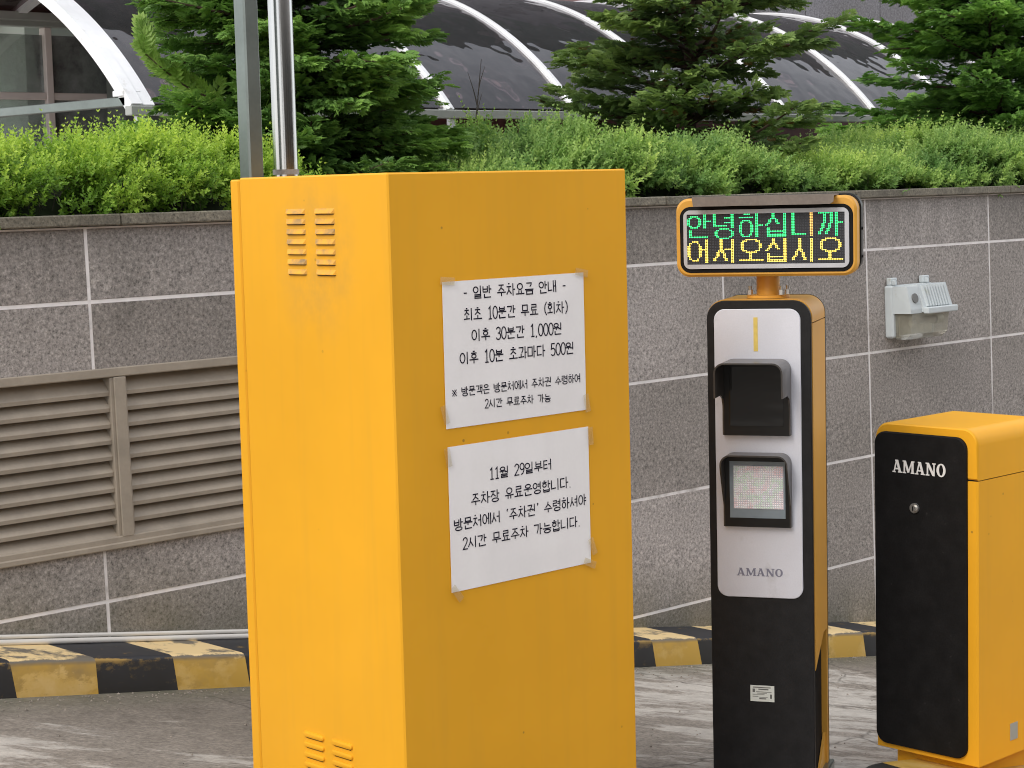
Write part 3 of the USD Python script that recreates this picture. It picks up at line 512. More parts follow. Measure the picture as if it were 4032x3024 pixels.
def line_shape(text, x0, x1, b0, b1, h, th):
    """one printed line from x0 to x1 on a baseline that runs from b0 to b1"""
    S, x = [], 0.0
    for ch in text:
        if ch in GLY: w_, st = GLY[ch]
        else: w_, st = 0.92, syllable(ch)
        sc = 0.84 if ch not in GLY else 1.0
        S += [[(x + u*sc, v) for u, v in s] for s in st]; x += w_
    us = [u for s in S for u, v in s]; a, b = min(us), max(us)
    f = lambda u, v: (x0 + (u-a)/(b-a)*(x1-x0), b0 + (u-a)/(b-a)*(b1-b0) + v*h)
    return unary_union([sg.LineString([f(u, v) for u, v in s]).buffer(th/2, cap_style=2, join_style=2, mitre_limit=2) for s in S])
def slab(text):
    """heavy slab-serif capitals, cap height 1; returns shape and width"""
    G = {'A': (1.06, [((.16, 0), (.47, 1), .13), ((.50, 1), (.86, 0), .24), ((.22, .30), (.74, .30), .11), ((-.02, .045), (.34, .045), .09), ((.62, .045), (1.08, .045), .09), ((.30, .955), (.60, .955), .09)]),
         'M': (1.30, [((.18, 0), (.18, 1), .14), ((1.10, 0), (1.10, 1), .24), ((.22, 1), (.64, .08), .22), ((.64, .08), (1.04, 1), .12), ((0, .045), (.36, .045), .09), ((.90, .045), (1.30, .045), .09), ((0, .955), (.28, .955), .09), ((1.02, .955), (1.30, .955), .09)]),
         'N': (1.10, [((.20, 0), (.20, 1), .14), ((.92, 0), (.92, 1), .14), ((.20, 1), (.90, 0), .24), ((0, .045), (.40, .045), .09), ((0, .955), (.30, .955), .09), ((.72, .955), (1.12, .955), .09)]),
         'O': (1.02, 'O')}
    sh, x = [], 0
    for c in text:
        w_, st = G[c]
        if st == 'O': sh.append(sa.translate(sg.Polygon(ell(0, -.02, .98, 1.02, 40)).difference(sg.Polygon(ell(.26, .08, .72, .92, 40))), x, 0))
        else:
            for a, b, t in st:
                sh.append(sa.translate(sg.LineString([a, b]).buffer(t/2, cap_style=2).intersection(sg.box(-1, 0, 3, 1)), x, 0))
        x += w_ + 0.10
    return unary_union(sh), x - 0.10

# ------------------------------------------------------------------ big yellow cabinet
CX0, CX1, CY0, CY1, CT = 2.546, 3.2505, 2.985, 3.520, 1.3385
cg = float(gz(2.9)) - 0.04
cab = thing('equipment_cabinet', 'tall yellow sheet metal cabinet with louvres and taped white notices', 'cabinet', (CX0, CY0, cg))
W_, D_, H_ = CX1-CX0, CY1-CY0, CT-cg
body = rbox(0, W_, 0, D_-0.036, 0, H_, 0.0035)
obj('housing', body, M['yellow'], cab)
obj('rear_panel', rbox(0.0015, W_-0.0015, D_-0.032, D_, 0, H_-0.0035, 0.0035), M['yellow'], cab)
obj('seam', box(0.006, W_-0.006, D_-0.037, D_-0.031, 0.01, H_-0.007), M['matte_black'], cab)
obj('plinth', box(-0.006, W_+0.006, -0.006, D_+0.006, -0.12, 0.06), M['matte_black'], cab)
def louvre_hood(yc, zb, w, h, p):
    """pressed louvre on the x=0 face: flush at its top, standing p proud at its open bottom lip"""
    a, b = yc-w/2, yc+w/2; c = 0.006
    out = [(0.001, a, zb+h), (0.001, b, zb+h), (-p, a+c, zb+0.0015), (-p, b-c, zb+0.0015), (-p, a+c, zb), (-p, b-c, zb), (0.001, a, zb), (0.001, b, zb)]
    return trimesh.convex.convex_hull(np.array(out))
def pill(yc, zc, w, h, p):
    pts = []
    for s in (-1, 1):
        for a in np.linspace(pi/2, 1.5*pi, 9):
            y = yc + s*(-(w/2-h/2)) + s*(h/2)*math.cos(a); z = zc + (h/2)*math.sin(a)
            pts.append((0.001, y, z)); pts.append((-p*0.75, yc + (y-yc)*0.97, zc + (z-zc)*0.80)); pts.append((-p, yc + (y-yc)*0.9, zc + (z-zc)*0.45))
    return trimesh.convex.convex_hull(np.array(pts))
M['louvre_dark'] = paint('louvre_gap_brown', (0.12, 0.065, 0.015), rough=0.8)
M['louvre'] = paint('dirty_louvre_yellow', YEL, rough=0.5, var=0.05, scale=6, dirt=(0.27, 0.18, 0.085), dscale=24, dlo=0.42, dhi=0.70)
for yc in (3.2865-CY0, 3.189-CY0):
    for k in range(7):
        obj('louvre', louvre_hood(yc, 1.2585 - k*0.0212 - cg, 0.067, 0.0125, 0.0055), M['louvre'], cab)
        obj('louvre_gap', box(-0.0006, 0.0, yc-0.030, yc+0.030, 1.2585 - k*0.0212 - cg - 0.0022, 1.2585 - k*0.0212 - cg), M['louvre_dark'], cab)
for yc in (3.2865-CY0, 3.190-CY0):
    for k in range(4):
        obj('pressed_louvre', pill(yc, 0.128 - k*0.0222 - cg, 0.070, 0.0135, 0.0055), M['yellow'], cab, smooth=35)
        obj('louvre_gap', box(-0.0006, 0.0, yc-0.027, yc+0.027, 0.128 - k*0.0222 - cg - 0.0085, 0.128 - k*0.0222 - cg - 0.006), M['matte_black'], cab)

# ------------------------------------------------------------------ two paper notices taped to the cabinet
def notice(label, x0, x1, z0, z1, lines, seed, tapes):
    t = thing('paper_notice', label, 'notice', (x0, CY0, z0))
    w_, h_ = x1-x0, z1-z0
    def bow(u, v):
        e = np.minimum.reduce([u, w_-u, v, h_-v]) if np.ndim(u) else min(u, w_-u, v, h_-v)
        return 0.0012 + 0.0022*meshkit.fbm(np.stack([np.asarray(u)*6+seed, np.asarray(v)*5, np.asarray(u)*0.0], -1), 3, seed)*np.clip(np.asarray(e)/0.05, 0.15, 1)
    nu, nv = 28, 22
    U, Vv = np.meshgrid(np.linspace(0, w_, nu), np.linspace(0, h_, nv), indexing='ij'); B = bow(U, Vv)
    P = np.stack([U, -B, Vv], -1).reshape(-1, 3); P2 = P + [0, 0.0005, 0]
    ii = np.arange(nu*nv).reshape(nu, nv); q = np.stack([ii[:-1, :-1], ii[1:, :-1], ii[1:, 1:], ii[:-1, 1:]], -1).reshape(-1, 4)
    q = np.vstack([q[:, [0, 1, 2]], q[:, [0, 2, 3]]])
    edge = np.r_[ii[:, 0], ii[-1, 1:], ii[-2::-1, -1], ii[0, -2:0:-1]]; e2 = np.roll(edge, -1); nP = nu*nv
    side = np.vstack([np.c_[edge, edge+nP, e2], np.c_[e2, edge+nP, e2+nP]])
    sheet = obj('sheet', trimesh.Trimesh(np.vstack([P, P2]), np.vstack([q, q[:, ::-1]+nP, side]), process=False), M['paper'], t, smooth=40)
    for text, a, b, b0, b1, h, th in lines:
        shp = line_shape(text, a-x0, b-x0, b0-z0, b1-z0, h, th)
        obj('text_line', strokes_to_mesh(shp, lambda u, v, d: np.c_[u, -bow(u, v)-d, v], 0.0003, 0.0002), M['ink'], t)
    for (u, v, s, r) in tapes:
        b = box(-0.020, 0.020, -0.0001, 0.0001, -0.008, 0.008); b.apply_transform(trimesh.transformations.rotation_matrix(r, [0, 1, 0]))
        b.apply_translation([u*w_, -0.0044, v*h_]); obj('tape', b, M['tape'], t)
notice('upper white notice on cabinet with six lines of parking fee text', 2.684, 3.104, 0.807, 1.1125, [
    ('- 일반 주차요금 안내 -', 2.7432, 3.0459, 1.0736, 1.0737, 0.0262, 0.0027), ('최초 10분간 무료 (회차)', 2.7415, 3.0498, 1.0287, 1.0264, 0.0258, 0.0027), ('이후 30분간 1,000원', 2.7627, 3.0286, 0.9839, 0.9811, 0.0258, 0.0027),
    ('이후 10분 초과마다 500원', 2.7273, 3.0650, 0.9378, 0.9357, 0.0260, 0.0027), ('※ 방문객은 방문처에서 주차권 수령하여', 2.7031, 3.0849, 0.8721, 0.8703, 0.0198, 0.0021), ('2시간 무료주차 가능', 2.7955, 2.9917, 0.8406, 0.8360, 0.0186, 0.0021)], 3,
    [(-0.01, 0.10, 1, 1.3), (0.98, 1.0, 1, 0.2), (1.0, 0.05, 1, 1.4), (0.03, 1.005, 1, 0.1)])
notice('lower white notice on cabinet with four lines starting with a date', 2.6865, 3.109, 0.4615, 0.769, [
    ('11월 29일부터', 2.8050, 2.9868, 0.6870, 0.6868, 0.0240, 0.0026), ('주차장 유료운영합니다.', 2.7482, 3.0466, 0.6375, 0.6398, 0.0255, 0.0026), ('방문처에서 ‘주차권’ 수령하셔야', 2.6989, 3.0966, 0.5905, 0.5946, 0.0252, 0.0026), ('2시간 무료주차 가능합니다.', 2.7218, 3.0730, 0.5485, 0.5490, 0.0246, 0.0026)], 11,
    [(0.03, -0.01, 1, 0.9), (0.985, 0.0, 1, 0.4), (1.01, 0.93, 1, 1.5), (-0.005, 0.93, 1, 1.4), (1.01, 0.12, 1, 1.2)])

# ------------------------------------------------------------------ posts behind the cabinet
g0 = float(gz(2.7))
sp = thing('square_post', 'square galvanised steel post behind the yellow cabinet', 'post', (2.663, 3.60, g0))
obj('post_tube', rbox(0, 0.041, 0, 0.041, 0.008, 3.0, 0.004), M['galv'], sp)
obj('post_base_plate', rbox(-0.04, 0.081, -0.04, 0.081, -0.03, 0.008, 0.003), M['galv'], sp)
rp = thing('steel_pipe', 'round polished stainless steel pipe beside the square post', 'pipe', (2.796, 3.64, g0))
obj('pipe_tube', cyl([0, 0, 1.5], [0, 0, 1], 0.0285, 3.0, 48), M['steel'], rp, smooth=40)
obj('collar', cat_([cyl([0, 0, 1.352-g0], [0, 0, 1], 0.0305, 0.012, 48)]), M['weld'], rp, smooth=40)
obj('pipe_base_plate', cyl([0, 0, -0.01], [0, 0, 1], 0.07, 0.035, 32), M['steel'], rp, smooth=40)

# ------------------------------------------------------------------ licence plate camera terminal
ka = np.array([[0.4696, -0.8829, 0], [0.8829, 0.4696, 0], [0, 0, 1]])
kg = float(gz(3.9)) - 0.005
ko = np.array([3.854, 3.098, kg])
kio = thing('parking_terminal', 'slim black and yellow parking terminal with silver face and two visored windows', 'parking terminal', ko, ka)
def kzl(z): return z - kg
TOPZ = kzl(1.004)
outline = rrect(-0.131, 0.134, 0.012, TOPZ, 0.045, 10, 'top')
obj('front_panel', bevel_xz(outline, 0.0, 0.014, 0.002), M['black'], kio, smooth=35)
seam_z = kzl(0.946)
sh_top = rrect(-0.133, 0.136, 0.30, TOPZ+0.002, 0.046, 10, 'top')
obj('shell_top', ext_xz(sh_top.intersection(sg.box(-1, seam_z+0.0012, 1, 3)), 0.0145, 0.215), M['kiosk_yellow'], kio, smooth=35)
lowz = kzl(0.055)
core = ext_xz(sh_top.intersection(sg.box(-1, 0.25, 1, seam_z-0.0012)).union(sg.box(-0.133, kzl(0.04), 0.136, seam_z-0.0012)), 0.0145, 0.215)
side = sg.Polygon([(0.0145, lowz), (0.150, kzl(0.125)), (0.215, kzl(0.125)), (0.215, seam_z-0.0012), (0.0145, seam_z-0.0012)])
obj('shell', ext_yz(side, -0.133, 0.136), M['kiosk_yellow'], kio)
obj('shell_seam', box(-0.130, 0.133, 0.02, 0.21, seam_z-0.003, seam_z+0.003), M['matte_black'], kio)
obj('rear_edge', ext_xz(sh_top.buffer(0.001).union(sg.box(-0.134, 0.0, 0.137, 0.5)), 0.2152, 0.219), M['gloss_black'], kio, smooth=35)
obj('inner_core', box(-0.120, 0.122, 0.016, 0.19, 0.012, kzl(0.10)), M['matte_black'], kio)
legp = sg.Polygon([(0.196, kzl(0.124)), (0.2148, kzl(0.124)), (0.226, 0.012), (0.196, 0.012)])
obj('rear_leg', ext_yz(legp, 0.118, 0.136), M['kiosk_yellow'], kio); obj('rear_leg', ext_yz(legp, -0.133, -0.115), M['kiosk_yellow'], kio)
gus = sg.Polygon([(0.09, 0.012), (0.1955, 0.012), (0.1955, 0.095)])
obj('gusset', ext_yz(gus, 0.124, 0.130), M['kiosk_yellow'], kio)
obj('base_plate', rbox(-0.145, 0.148, -0.012, 0.236, -0.02, 0.012, 0.003), M['galv'], kio)
face = rrect(-0.112, 0.1085, kzl(0.243), kzl(0.983), 0.028, 10)
obj('faceplate', bevel_xz(face, -0.0035, 0.0005, 0.0015), M['silver'], kio, smooth=35)
obj('yellow_strip', ext_xz(sg.box(-0.0105, kzl(0.876), 0.0005, kzl(0.962)), -0.0042, -0.0030), M['strip_yellow'], kio)
def visor(x0, x1, z0, z1, r, depth, cutpoly, t=0.004):
    o = rrect(x0, x1, z0, z1, r, 8, 'top'); i = rrect(x0+t, x1-t, z0-0.05, z1-t, r-t, 8, 'top')
    ring = o.difference(i)
    rows_ = []
    a = m3.CrossSection([np.array(sg.polygon.orient(g).exterior.coords)[:-1] for g in getattr(ring, 'geoms', [ring])]).extrude(depth)     # (x, z, along -y)
    v = a.rotate([90, 0, 0]).translate([0, 0, 0])         # (x, -depth.., z)
    cut = m3.CrossSection([np.array(sg.polygon.orient(sg.Polygon(cutpoly)).exterior.coords)[:-1]]).extrude(1.0).rotate([90, 0, 90])      # (y, z) polygon along x
    cut = cut.translate([-0.5, 0, 0])
    k = v - cut
    mm = k.to_mesh(); return trimesh.Trimesh(mm.vert_properties[:, :3], mm.tri_verts, process=False)
def frame_ring(x0, x1, z0, z1, r, bx, bz0, bz1):
    o = rrect(x0, x1, z0, z1, r, 8, 'top'); return o.difference(sg.box(x0+bx, z0+bz0, x1-bx, z1-bz1))
# upper window
h0, h1 = kzl(0.663), kzl(0.857)
obj('upper_frame', bevel_xz(rrect(-0.087, 0.082, h0, h1-0.002, 0.024, 8, 'top'), -0.022, -0.003, 0.002), M['gloss_black'], kio, smooth=35)
cp = np.array([(-0.022, h0-0.05), (-0.022, h0+0.075), (-0.032, h0+0.095), (-0.060, h0+0.106), (-0.128, h0+0.106), (-0.30, h0+0.106), (-0.30, h0-0.05)])[::-1]
obj('upper_visor', visor(-0.089, 0.084, h0+0.001, h1, 0.026, 0.128, cp), M['visor'], kio, smooth=35)
obj('camera_window', ext_xz(sg.box(-0.071, kzl(0.688), 0.067, kzl(0.838)), -0.0235, -0.0215), M['dark_glass'], kio)
# lower window
l0, l1 = kzl(0.428), kzl(0.618)
obj('lower_frame', bevel_xz(rrect(-0.088, 0.081, l0, l1-0.002, 0.024, 8, 'top'), -0.020, -0.003, 0.002), M['gloss_black'], kio, smooth=35)
cp = np.array([(-0.020, l0-0.05), (-0.020, l0+0.055), (-0.030, l0+0.075), (-0.055, l0+0.13), (-0.066, l0+0.16), (-0.30, l0+0.16), (-0.30, l0-0.05)])[::-1]
obj('lower_visor', visor(-0.090, 0.083, l0+0.001, l1, 0.026, 0.066, cp), M['visor'], kio, smooth=35)
obj('lamp_frame', ext_xz(sg.box(-0.073, kzl(0.452), 0.069, kzl(0.597)), -0.0215, -0.0195), M['blue_grey'], kio)
obj('lamp_board', ext_xz(sg.box(-0.063, kzl(0.476), 0.065, kzl(0.586)), -0.0230, -0.0212), M['led_base'], kio)
dv, df = [], []
for i in range(22):
    for j in range(19):
        x = -0.060 + i*0.00578; z = kzl(0.479) + j*0.00578; b = len(dv)
        s = 0.0021
        dv += [(x-s, -0.0231, z-s), (x+s, -0.0231, z-s), (x+s, -0.0231, z+s), (x-s, -0.0231, z+s), (x, -0.0250, z)]
        df += [(b, b+1, b+4), (b+1, b+2, b+4), (b+2, b+3, b+4), (b+3, b, b+4)]
obj('white_lamps', trimesh.Trimesh(dv, df, process=False), M['led_lens'], kio, kind='stuff')
shp, sw = slab('AMANO'); sc = 0.0200
obj('lettering', strokes_to_mesh(sa.scale(shp, 0.119/sw, sc, origin=(0, 0)), lambda u, v, d: np.c_[u-0.061, -0.0035-d, v+kzl(0.2990)], 0.0006, 0.0), M['logo_grey'], kio)
lab = obj('rating_label', box(-0.031, 0.031, -0.0008, 0.0005, kzl(-0.0295), kzl(0.0125)), M['label'], kio)
pr = []
rng = np.random.default_rng(8)
for (u0, u1, v0, v1) in [(-.024, .022, .0062, .0086), (-.010, .016, .0010, .0040), (-.025, -.019, -.0055, .0035), (-.016, .024, -.0050, -.0036), (-.014, .012, -.0085, -.0072), (-.016, .006, -.0120, -.0108), (-.025, -.017, -.0120, -.0105), (-.025, -.010, -.0172, -.0158), (-.008, .014, -.0190, -.0176), (-.008, .010, -.0232, -.0205), (.020, .025, -.0210, -.0100)]:
    pr.append(box(u0, u1, -0.0011, -0.0008, kzl(v0), kzl(v1)))
obj('label_print', cat_(pr), M['ink_grey'], kio)

# ------------------------------------------------------------------ LED message sign above the terminal
sg_o = ko + np.array([0, 0, kzl(1.006)])
sign = thing('led_sign', 'yellow framed LED message sign with green and yellow lettering', 'LED sign', sg_o, ka)
def sz(z): return z - 1.006
SX0, SX1, SZ0, SZ1 = -0.207, 0.2505, sz(1.065), sz(1.264)
obj('housing', bevel_xz(rrect(SX0, SX1, SZ0, SZ1, 0.034, 10), 0.0, 0.062, 0.006), M['sign_yellow'], sign, smooth=40)
obj('rear_cover', bevel_xz(rrect(SX0-0.001, SX1+0.004, SZ0+0.004, SZ1+0.005, 0.036, 10), 0.050, 0.085, 0.003), M['gloss_black'], sign, smooth=35)
obj('gasket', bevel_xz(rrect(-0.1965, 0.2415, sz(1.0755), sz(1.2430), 0.027, 10), -0.002, 0.002, 0.001), M['matte_black'], sign, smooth=35)
bz = rrect(-0.1865, 0.2320, sz(1.0855), sz(1.2340), 0.017, 10)
scr = sg.box(-0.1775, sz(1.0965), 0.2215, sz(1.2235))
obj('bezel', ext_xz(bz.difference(scr), -0.006, -0.0015), M['bezel'], sign)
obj('screen', ext_xz(scr.buffer(0.001, join_style=2), -0.0030, -0.0012), M['screen'], sign)
vs = sg.Polygon([(-0.154, sz(1.2435)), (0.190, sz(1.2435)), (0.1985, sz(1.249)), (0.200, sz(1.2645)), (-0.157, sz(1.2645))])
obj('visor', cat_([ext_xz(vs, -0.036, -0.033), box(-0.157, 0.200, -0.034, 0.070, sz(1.2645), sz(1.268))]), M['tan'], sign)
ps = 0.399/96; zs = 0.127/32
def dots(cells, r0, s=0.37, y=-0.0036):
    v, f = [], []
    for (cx_, cz_) in cells:
        x = -0.1775 + (cx_+0.5)*ps; z = sz(1.2235) - (cz_+r0+0.5)*zs; b = len(v)
        a = np.arange(6)*pi/3; rx, rz = ps*s, zs*s
        v += [(x, y-0.0006, z)] + [(x+rx*math.cos(t), y, z+rz*math.sin(t)) for t in a]
        f += [(b, b+1+k, b+1+(k+1) % 6) for k in range(6)]
    m = trimesh.Trimesh(v, f, process=False); return m
def glyph(spec):
    g = np.zeros((16, 16), bool)
    for s in spec:
        if s[0] == 'v': _, x, y0, y1, w_ = s; g[y0:y1+1, x:x+w_] = True
        elif s[0] == 'h': _, y, x0, x1 = s[:4]; g[y, x0:x1+1] = True
        elif s[0] == 'o':
            _, x0, y0, x1, y1 = s
            cxx, cyy, a, b = (x0+x1)/2, (y0+y1)/2, (x1-x0)/2, (y1-y0)/2
            for t in np.linspace(0, 2*pi, 120):
                g[int(round(cyy+b*math.sin(t))), int(round(cxx+a*math.cos(t)))] = True
            for y in range(y0+2, y1-1): g[y, x0+1] = True; g[y, x1-1] = True
        elif s[0] == 'd':
            _, x0, y0, x1, y1 = s; n = abs(y1-y0)
            for i in range(n+1):
                x = int(round(x0+(x1-x0)*i/n)); y = y0 + (i if y1 > y0 else -i); g[y, max(0, x):min(16, x+2)] = True
    return g
SIP = [('d', 4, 0, 4, 2), ('d', 4, 2, 0, 7), ('d', 4, 2, 7, 6), ('v', 11, 0, 13, 2), ('v', 1, 9, 14, 2), ('h', 11, 1, 12), ('h', 14, 1, 12), ('h', 13, 1, 12)]
OH = [('o', 1, 0, 13, 8), ('v', 6, 8, 12, 2), ('h', 13, 0, 14)]
ROW1 = [[('o', 0, 1, 8, 8), ('v', 10, 0, 8, 2), ('h', 4, 10, 14), ('v', 1, 10, 14, 2), ('h', 14, 1, 12)],
        [('v', 0, 0, 7, 2), ('h', 7, 0, 8), ('v', 11, 0, 8, 2), ('h', 2, 7, 11), ('h', 5, 7, 11), ('o', 1, 9, 12, 15)],
        [('h', 0, 3, 6), ('h', 2, 0, 8), ('o', 0, 4, 8, 14), ('v', 10, 0, 14, 2), ('h', 7, 10, 14)], SIP,
        [('v', 0, 0, 13, 2), ('h', 13, 0, 8)],
        [('h', 0, 0, 8), ('d', 3, 0, 3, 5), ('d', 3, 5, 0, 13), ('d', 7, 0, 7, 5), ('d', 7, 5, 4, 13), ('v', 10, 0, 14, 2), ('h', 6, 10, 14)]]
ROW2 = [[('o', 0, 1, 8, 13), ('v', 11, 0, 14, 2), ('h', 6, 8, 11)], [('d', 4, 0, 4, 5), ('d', 4, 5, 0, 13), ('d', 4, 5, 7, 13), ('v', 11, 0, 14, 2), ('h', 6, 7, 11)], OH, SIP,
        [('d', 4, 0, 4, 5), ('d', 4, 5, 0, 13), ('d', 4, 5, 7, 13), ('v', 11, 0, 14, 2)], OH]
lit = set()
for r, (row, mt) in enumerate(((ROW1, 'led_green'), (ROW2, 'led_yellow'))):
    for c, sp_ in enumerate(row):
        g = glyph(sp_); ys, xs = np.nonzero(g); cells = [(x+16*c, y) for x, y in zip(xs, ys)]
        lit |= {(x, y+16*r) for x, y in cells}
        obj('led_character', dots(cells, 16*r), M[mt], sign)
obj('led_character', dots([(x+64, y) for y in range(0, 15) for x in (11, 12)], 0), M['led_orange'], sign)
lit |= {(x+64, y) for y in range(15) for x in (11, 12)}
off = [(x, y) for x in range(96) for y in range(32) if (x, y) not in lit]
obj('unlit_leds', dots(off, 0, 0.33, -0.0033), M['led_off'], sign, kind='stuff')
obj('post', cyl([0.012, 0.085, 0.030], [0, 0, 1], 0.0295, 0.06, 32), M['sign_yellow'], sign, smooth=40)
obj('flange', cyl([0.012, 0.085, 0.0045], [0, 0, 1], 0.054, 0.007, 40), M['sign_yellow'], sign, smooth=40)
for dx, dy in ((-0.042, 0.060), (0.040, 0.050), (0.052, 0.075), (-0.02, 0.128)):
    obj('bolt', cat_([cyl([0.012+dx, dy, 0.016], [0, 0, 1], 0.0075, 0.012, 6), cyl([0.012+dx, dy, 0.022], [0, 0, 1], 0.0045, 0.02, 12)]), M['bolt'], sign)
for z in (1.11, 1.18):
    obj('side_screw', cyl([SX1+0.004, 0.065, sz(z)], [1, 0, 0], 0.004, 0.006, 8), M['gloss_black'], sign)

# ------------------------------------------------------------------ barrier gate machine
bg = float(gz(4.4)) + 0.03
BX, BY0, BY1 = 4.400, 2.806, 3.132
bar = thing('barrier_machine', 'low yellow barrier machine with black front panel and lock', 'barrier machine', (BX, BY0, bg))
def bzl(z): return z - bg
Wb, Tb, Bb, Lb = BY1-BY0, bzl(0.6395), bzl(-0.272), 0.325
def byz(poly, x0, x1, c=0.0):
    m = bevel_xz(poly, x0, x1, c) if c else ext_xz(poly, x0, x1)     # built in (x=y', y=x', z)
    v = m.vertices.copy(); m.vertices = np.c_[v[:, 1], v[:, 0], v[:, 2]]; m.invert(); m.fix_normals(); return m
prof_b = rrect(0, Wb, Bb, Tb, 0.045, 10, 'top'); sm = bzl(0.502)
obj('lid', byz(prof_b.intersection(sg.box(-1, sm+0.0012, 2, 5)), 0.0, Lb, 0.005), M['yellow'], bar, smooth=40)
obj('housing', byz(sg.box(0, Bb, Wb, sm-0.0012), 0.0, Lb, 0.005), M['yellow'], bar, smooth=40)
obj('lid_seam', box(0.004, Lb-0.004, 0.003, Wb-0.003, sm-0.003, sm+0.003), M['matte_black'], bar)
obj('plinth', box(0.035, Lb-0.035, 0.035, Wb-0.045, -0.05, Bb-0.001), M['yellow'], bar)
fp = rrect(0.030, 0.321, bzl(-0.256), bzl(0.6155), 0.034, 10)
m = byz(fp, -0.011, 0.001, 0.003); obj('front_panel', m, M['matte_black'], bar, smooth=35)
shp, sw = slab('AMANO')
shp = sa.scale(shp, 0.170/sw, 0.0345, origin=(0, 0))
obj('lettering', strokes_to_mesh(shp, lambda u, v, d: np.c_[-0.011-d, (3.066-BY0)-u, v+bzl(0.5065)], 0.0012, 0.0), M['logo_white'], bar)
obj('lock', cat_([cyl([-0.014, 2.994-BY0, bzl(0.414)], [1, 0, 0], 0.0135, 0.008, 24), cyl([-0.020, 2.994-BY0, bzl(0.414)], [1, 0, 0], 0.0095, 0.006, 24)]), M['bolt'], bar)
obj('keyhole', box(-0.0236, -0.0229, 2.9925-BY0, 2.9955-BY0, bzl(0.408), bzl(0.420)), M['matte_black'], bar)
st = obj('sticker', box(0.158, 0.196, -0.0008, 0.0, bzl(-0.232), bzl(-0.185)), M['alum_dull'], bar)

# ------------------------------------------------------------------ terrace and planter behind the wall
obj('terrace', box(-30, 60, 6.6, 60, 0.9, 1.242), M['paving'], kind='structure')
obj('planter_bed', box(-1.5, 12.5, 5.20, 6.599, 0.9, 1.235), M['soil'], kind='structure')

# ------------------------------------------------------------------ barrel vault canopy
EX0, EDX = 4.62, 0.875
VYC, VZC, VR = 8.687, 0.198, 2.252
can = thing('barrel_canopy', 'curved bronze polycarbonate canopy with bright aluminium ribs behind the hedge', 'canopy', (EX0, 7.0, 1.3))
a0 = math.acos((7.0-VYC)/VR); a1 = math.acos((9.45-VYC)/VR)
def arc_strip(x0, x1, r0, r1, aa, ab, n=40):
    an = np.linspace(aa, ab, n); P = []
    for x in (x0, x1):
        for r in (r0, r1):
            P.append(np.c_[np.full(n, x-EX0), VYC + r*np.cos(an) - 7.0, VZC + r*np.sin(an) - 1.3])
    V_ = np.vstack(P); F = []
    A, B, C_, D = 0, n, 2*n, 3*n
    for i in range(n-1):
        for p_, q_ in ((A, B), (B, D), (D, C_), (C_, A)):
            F += [(p_+i, p_+i+1, q_+i+1), (p_+i, q_+i+1, q_+i)]
    F += [(A, B, D), (A, D, C_), (A+n-1, D+n-1, B+n-1), (A+n-1, C_+n-1, D+n-1)]
    m = trimesh.Trimesh(V_, F, process=False); m.fix_normals(); return m
NB = 11
for k in range(NB):
    obj('roof_panel', arc_strip(EX0+k*EDX+0.012, EX0+(k+1)*EDX-0.012, VR-0.006, VR, a0-0.004, a1), M['bronze_sheet'], can, smooth=40)
for k in range(NB+1):
    x = EX0 + k*EDX
    if k == 0:
        obj('rib', cat_([arc_strip(x-0.055, x+0.000, VR-0.030, VR+0.022, a0+0.006, a1, 48), arc_strip(x+0.006, x+0.062, VR-0.030, VR+0.016, a0+0.006, a1, 48), arc_strip(x, x+0.006, VR-0.03, VR+0.008, a0, a1, 48)]), M['alum'], can, smooth=40)
    else:
        obj('rib', cat_([arc_strip(x-0.026, x+0.026, VR-0.03, VR+0.012, a0+0.004, a1, 48), arc_strip(x-0.010, x+0.010, VR+0.0121, VR+0.019, a0+0.004, a1, 48)]), M['alum'], can, smooth=40)
obj('eave_beam', rbox(-0.06, NB*EDX+0.1, -0.03, 0.02, 0.345, 0.385, 0.003), M['alum_dull'], can)
obj('tie_beam', rbox(-0.055, -0.015, 0.025, 2.45, 0.385, 0.425, 0.003), M['galv'], can)
obj('tie_cleat', rbox(-0.06, 0.03, 0.03, 0.11, 0.426, 0.452, 0.003), M['alum'], can)
obj('back_rail', rbox(-0.06, NB*EDX+0.1, 2.40, 2.475, VZC+VR*math.sin(a1)-1.3-0.05, VZC+VR*math.sin(a1)-1.3-0.006, 0.003), M['alum_dull'], can)
for k in (0, 2, 4, 6, 8, 10):
    x = k*EDX + (0.02 if k else 0.0)
    obj('post', rbox(x-0.018, x+0.022, -0.008, 0.018, 0.0, 0.344, 0.002), M['alum'], can)

# ------------------------------------------------------------------ building behind the canopy
FY = 9.5
bld = thing('building', 'office building with rose framed windows and grey granite cladding behind canopy', 'building', (2.0, FY, 1.296))
def bx(a, b, c, d, e, f): return box(a-2.0, b-2.0, c-FY, d-FY, e-1.296, f-1.296)
def rbx(a, b, c, d, e, f, g=0.004): return rbox(a-2.0, b-2.0, c-FY, d-FY, e-1.296, f-1.296, g)
obj('wall', cat_([bx(4.45, 24, FY+0.05, FY+0.35, 2.36, 6.5), bx(14.5, 24, FY+0.05, FY+0.35, 1.296, 2.36)]), M['pillar'], bld)
tw = 1.0
for r_, (z0, z1) in enumerate(((2.36, 2.95), (2.95, 3.55), (3.55, 4.15))):
    for c in range(19):
        x0 = 4.46 + c*tw
        obj('tile', rbox(x0+0.004-2.0, x0+tw-0.004-2.0, 0.0, 0.0495, z0+0.004-1.296, z1-0.004-1.296, 0.002), M['far_granite'], bld)
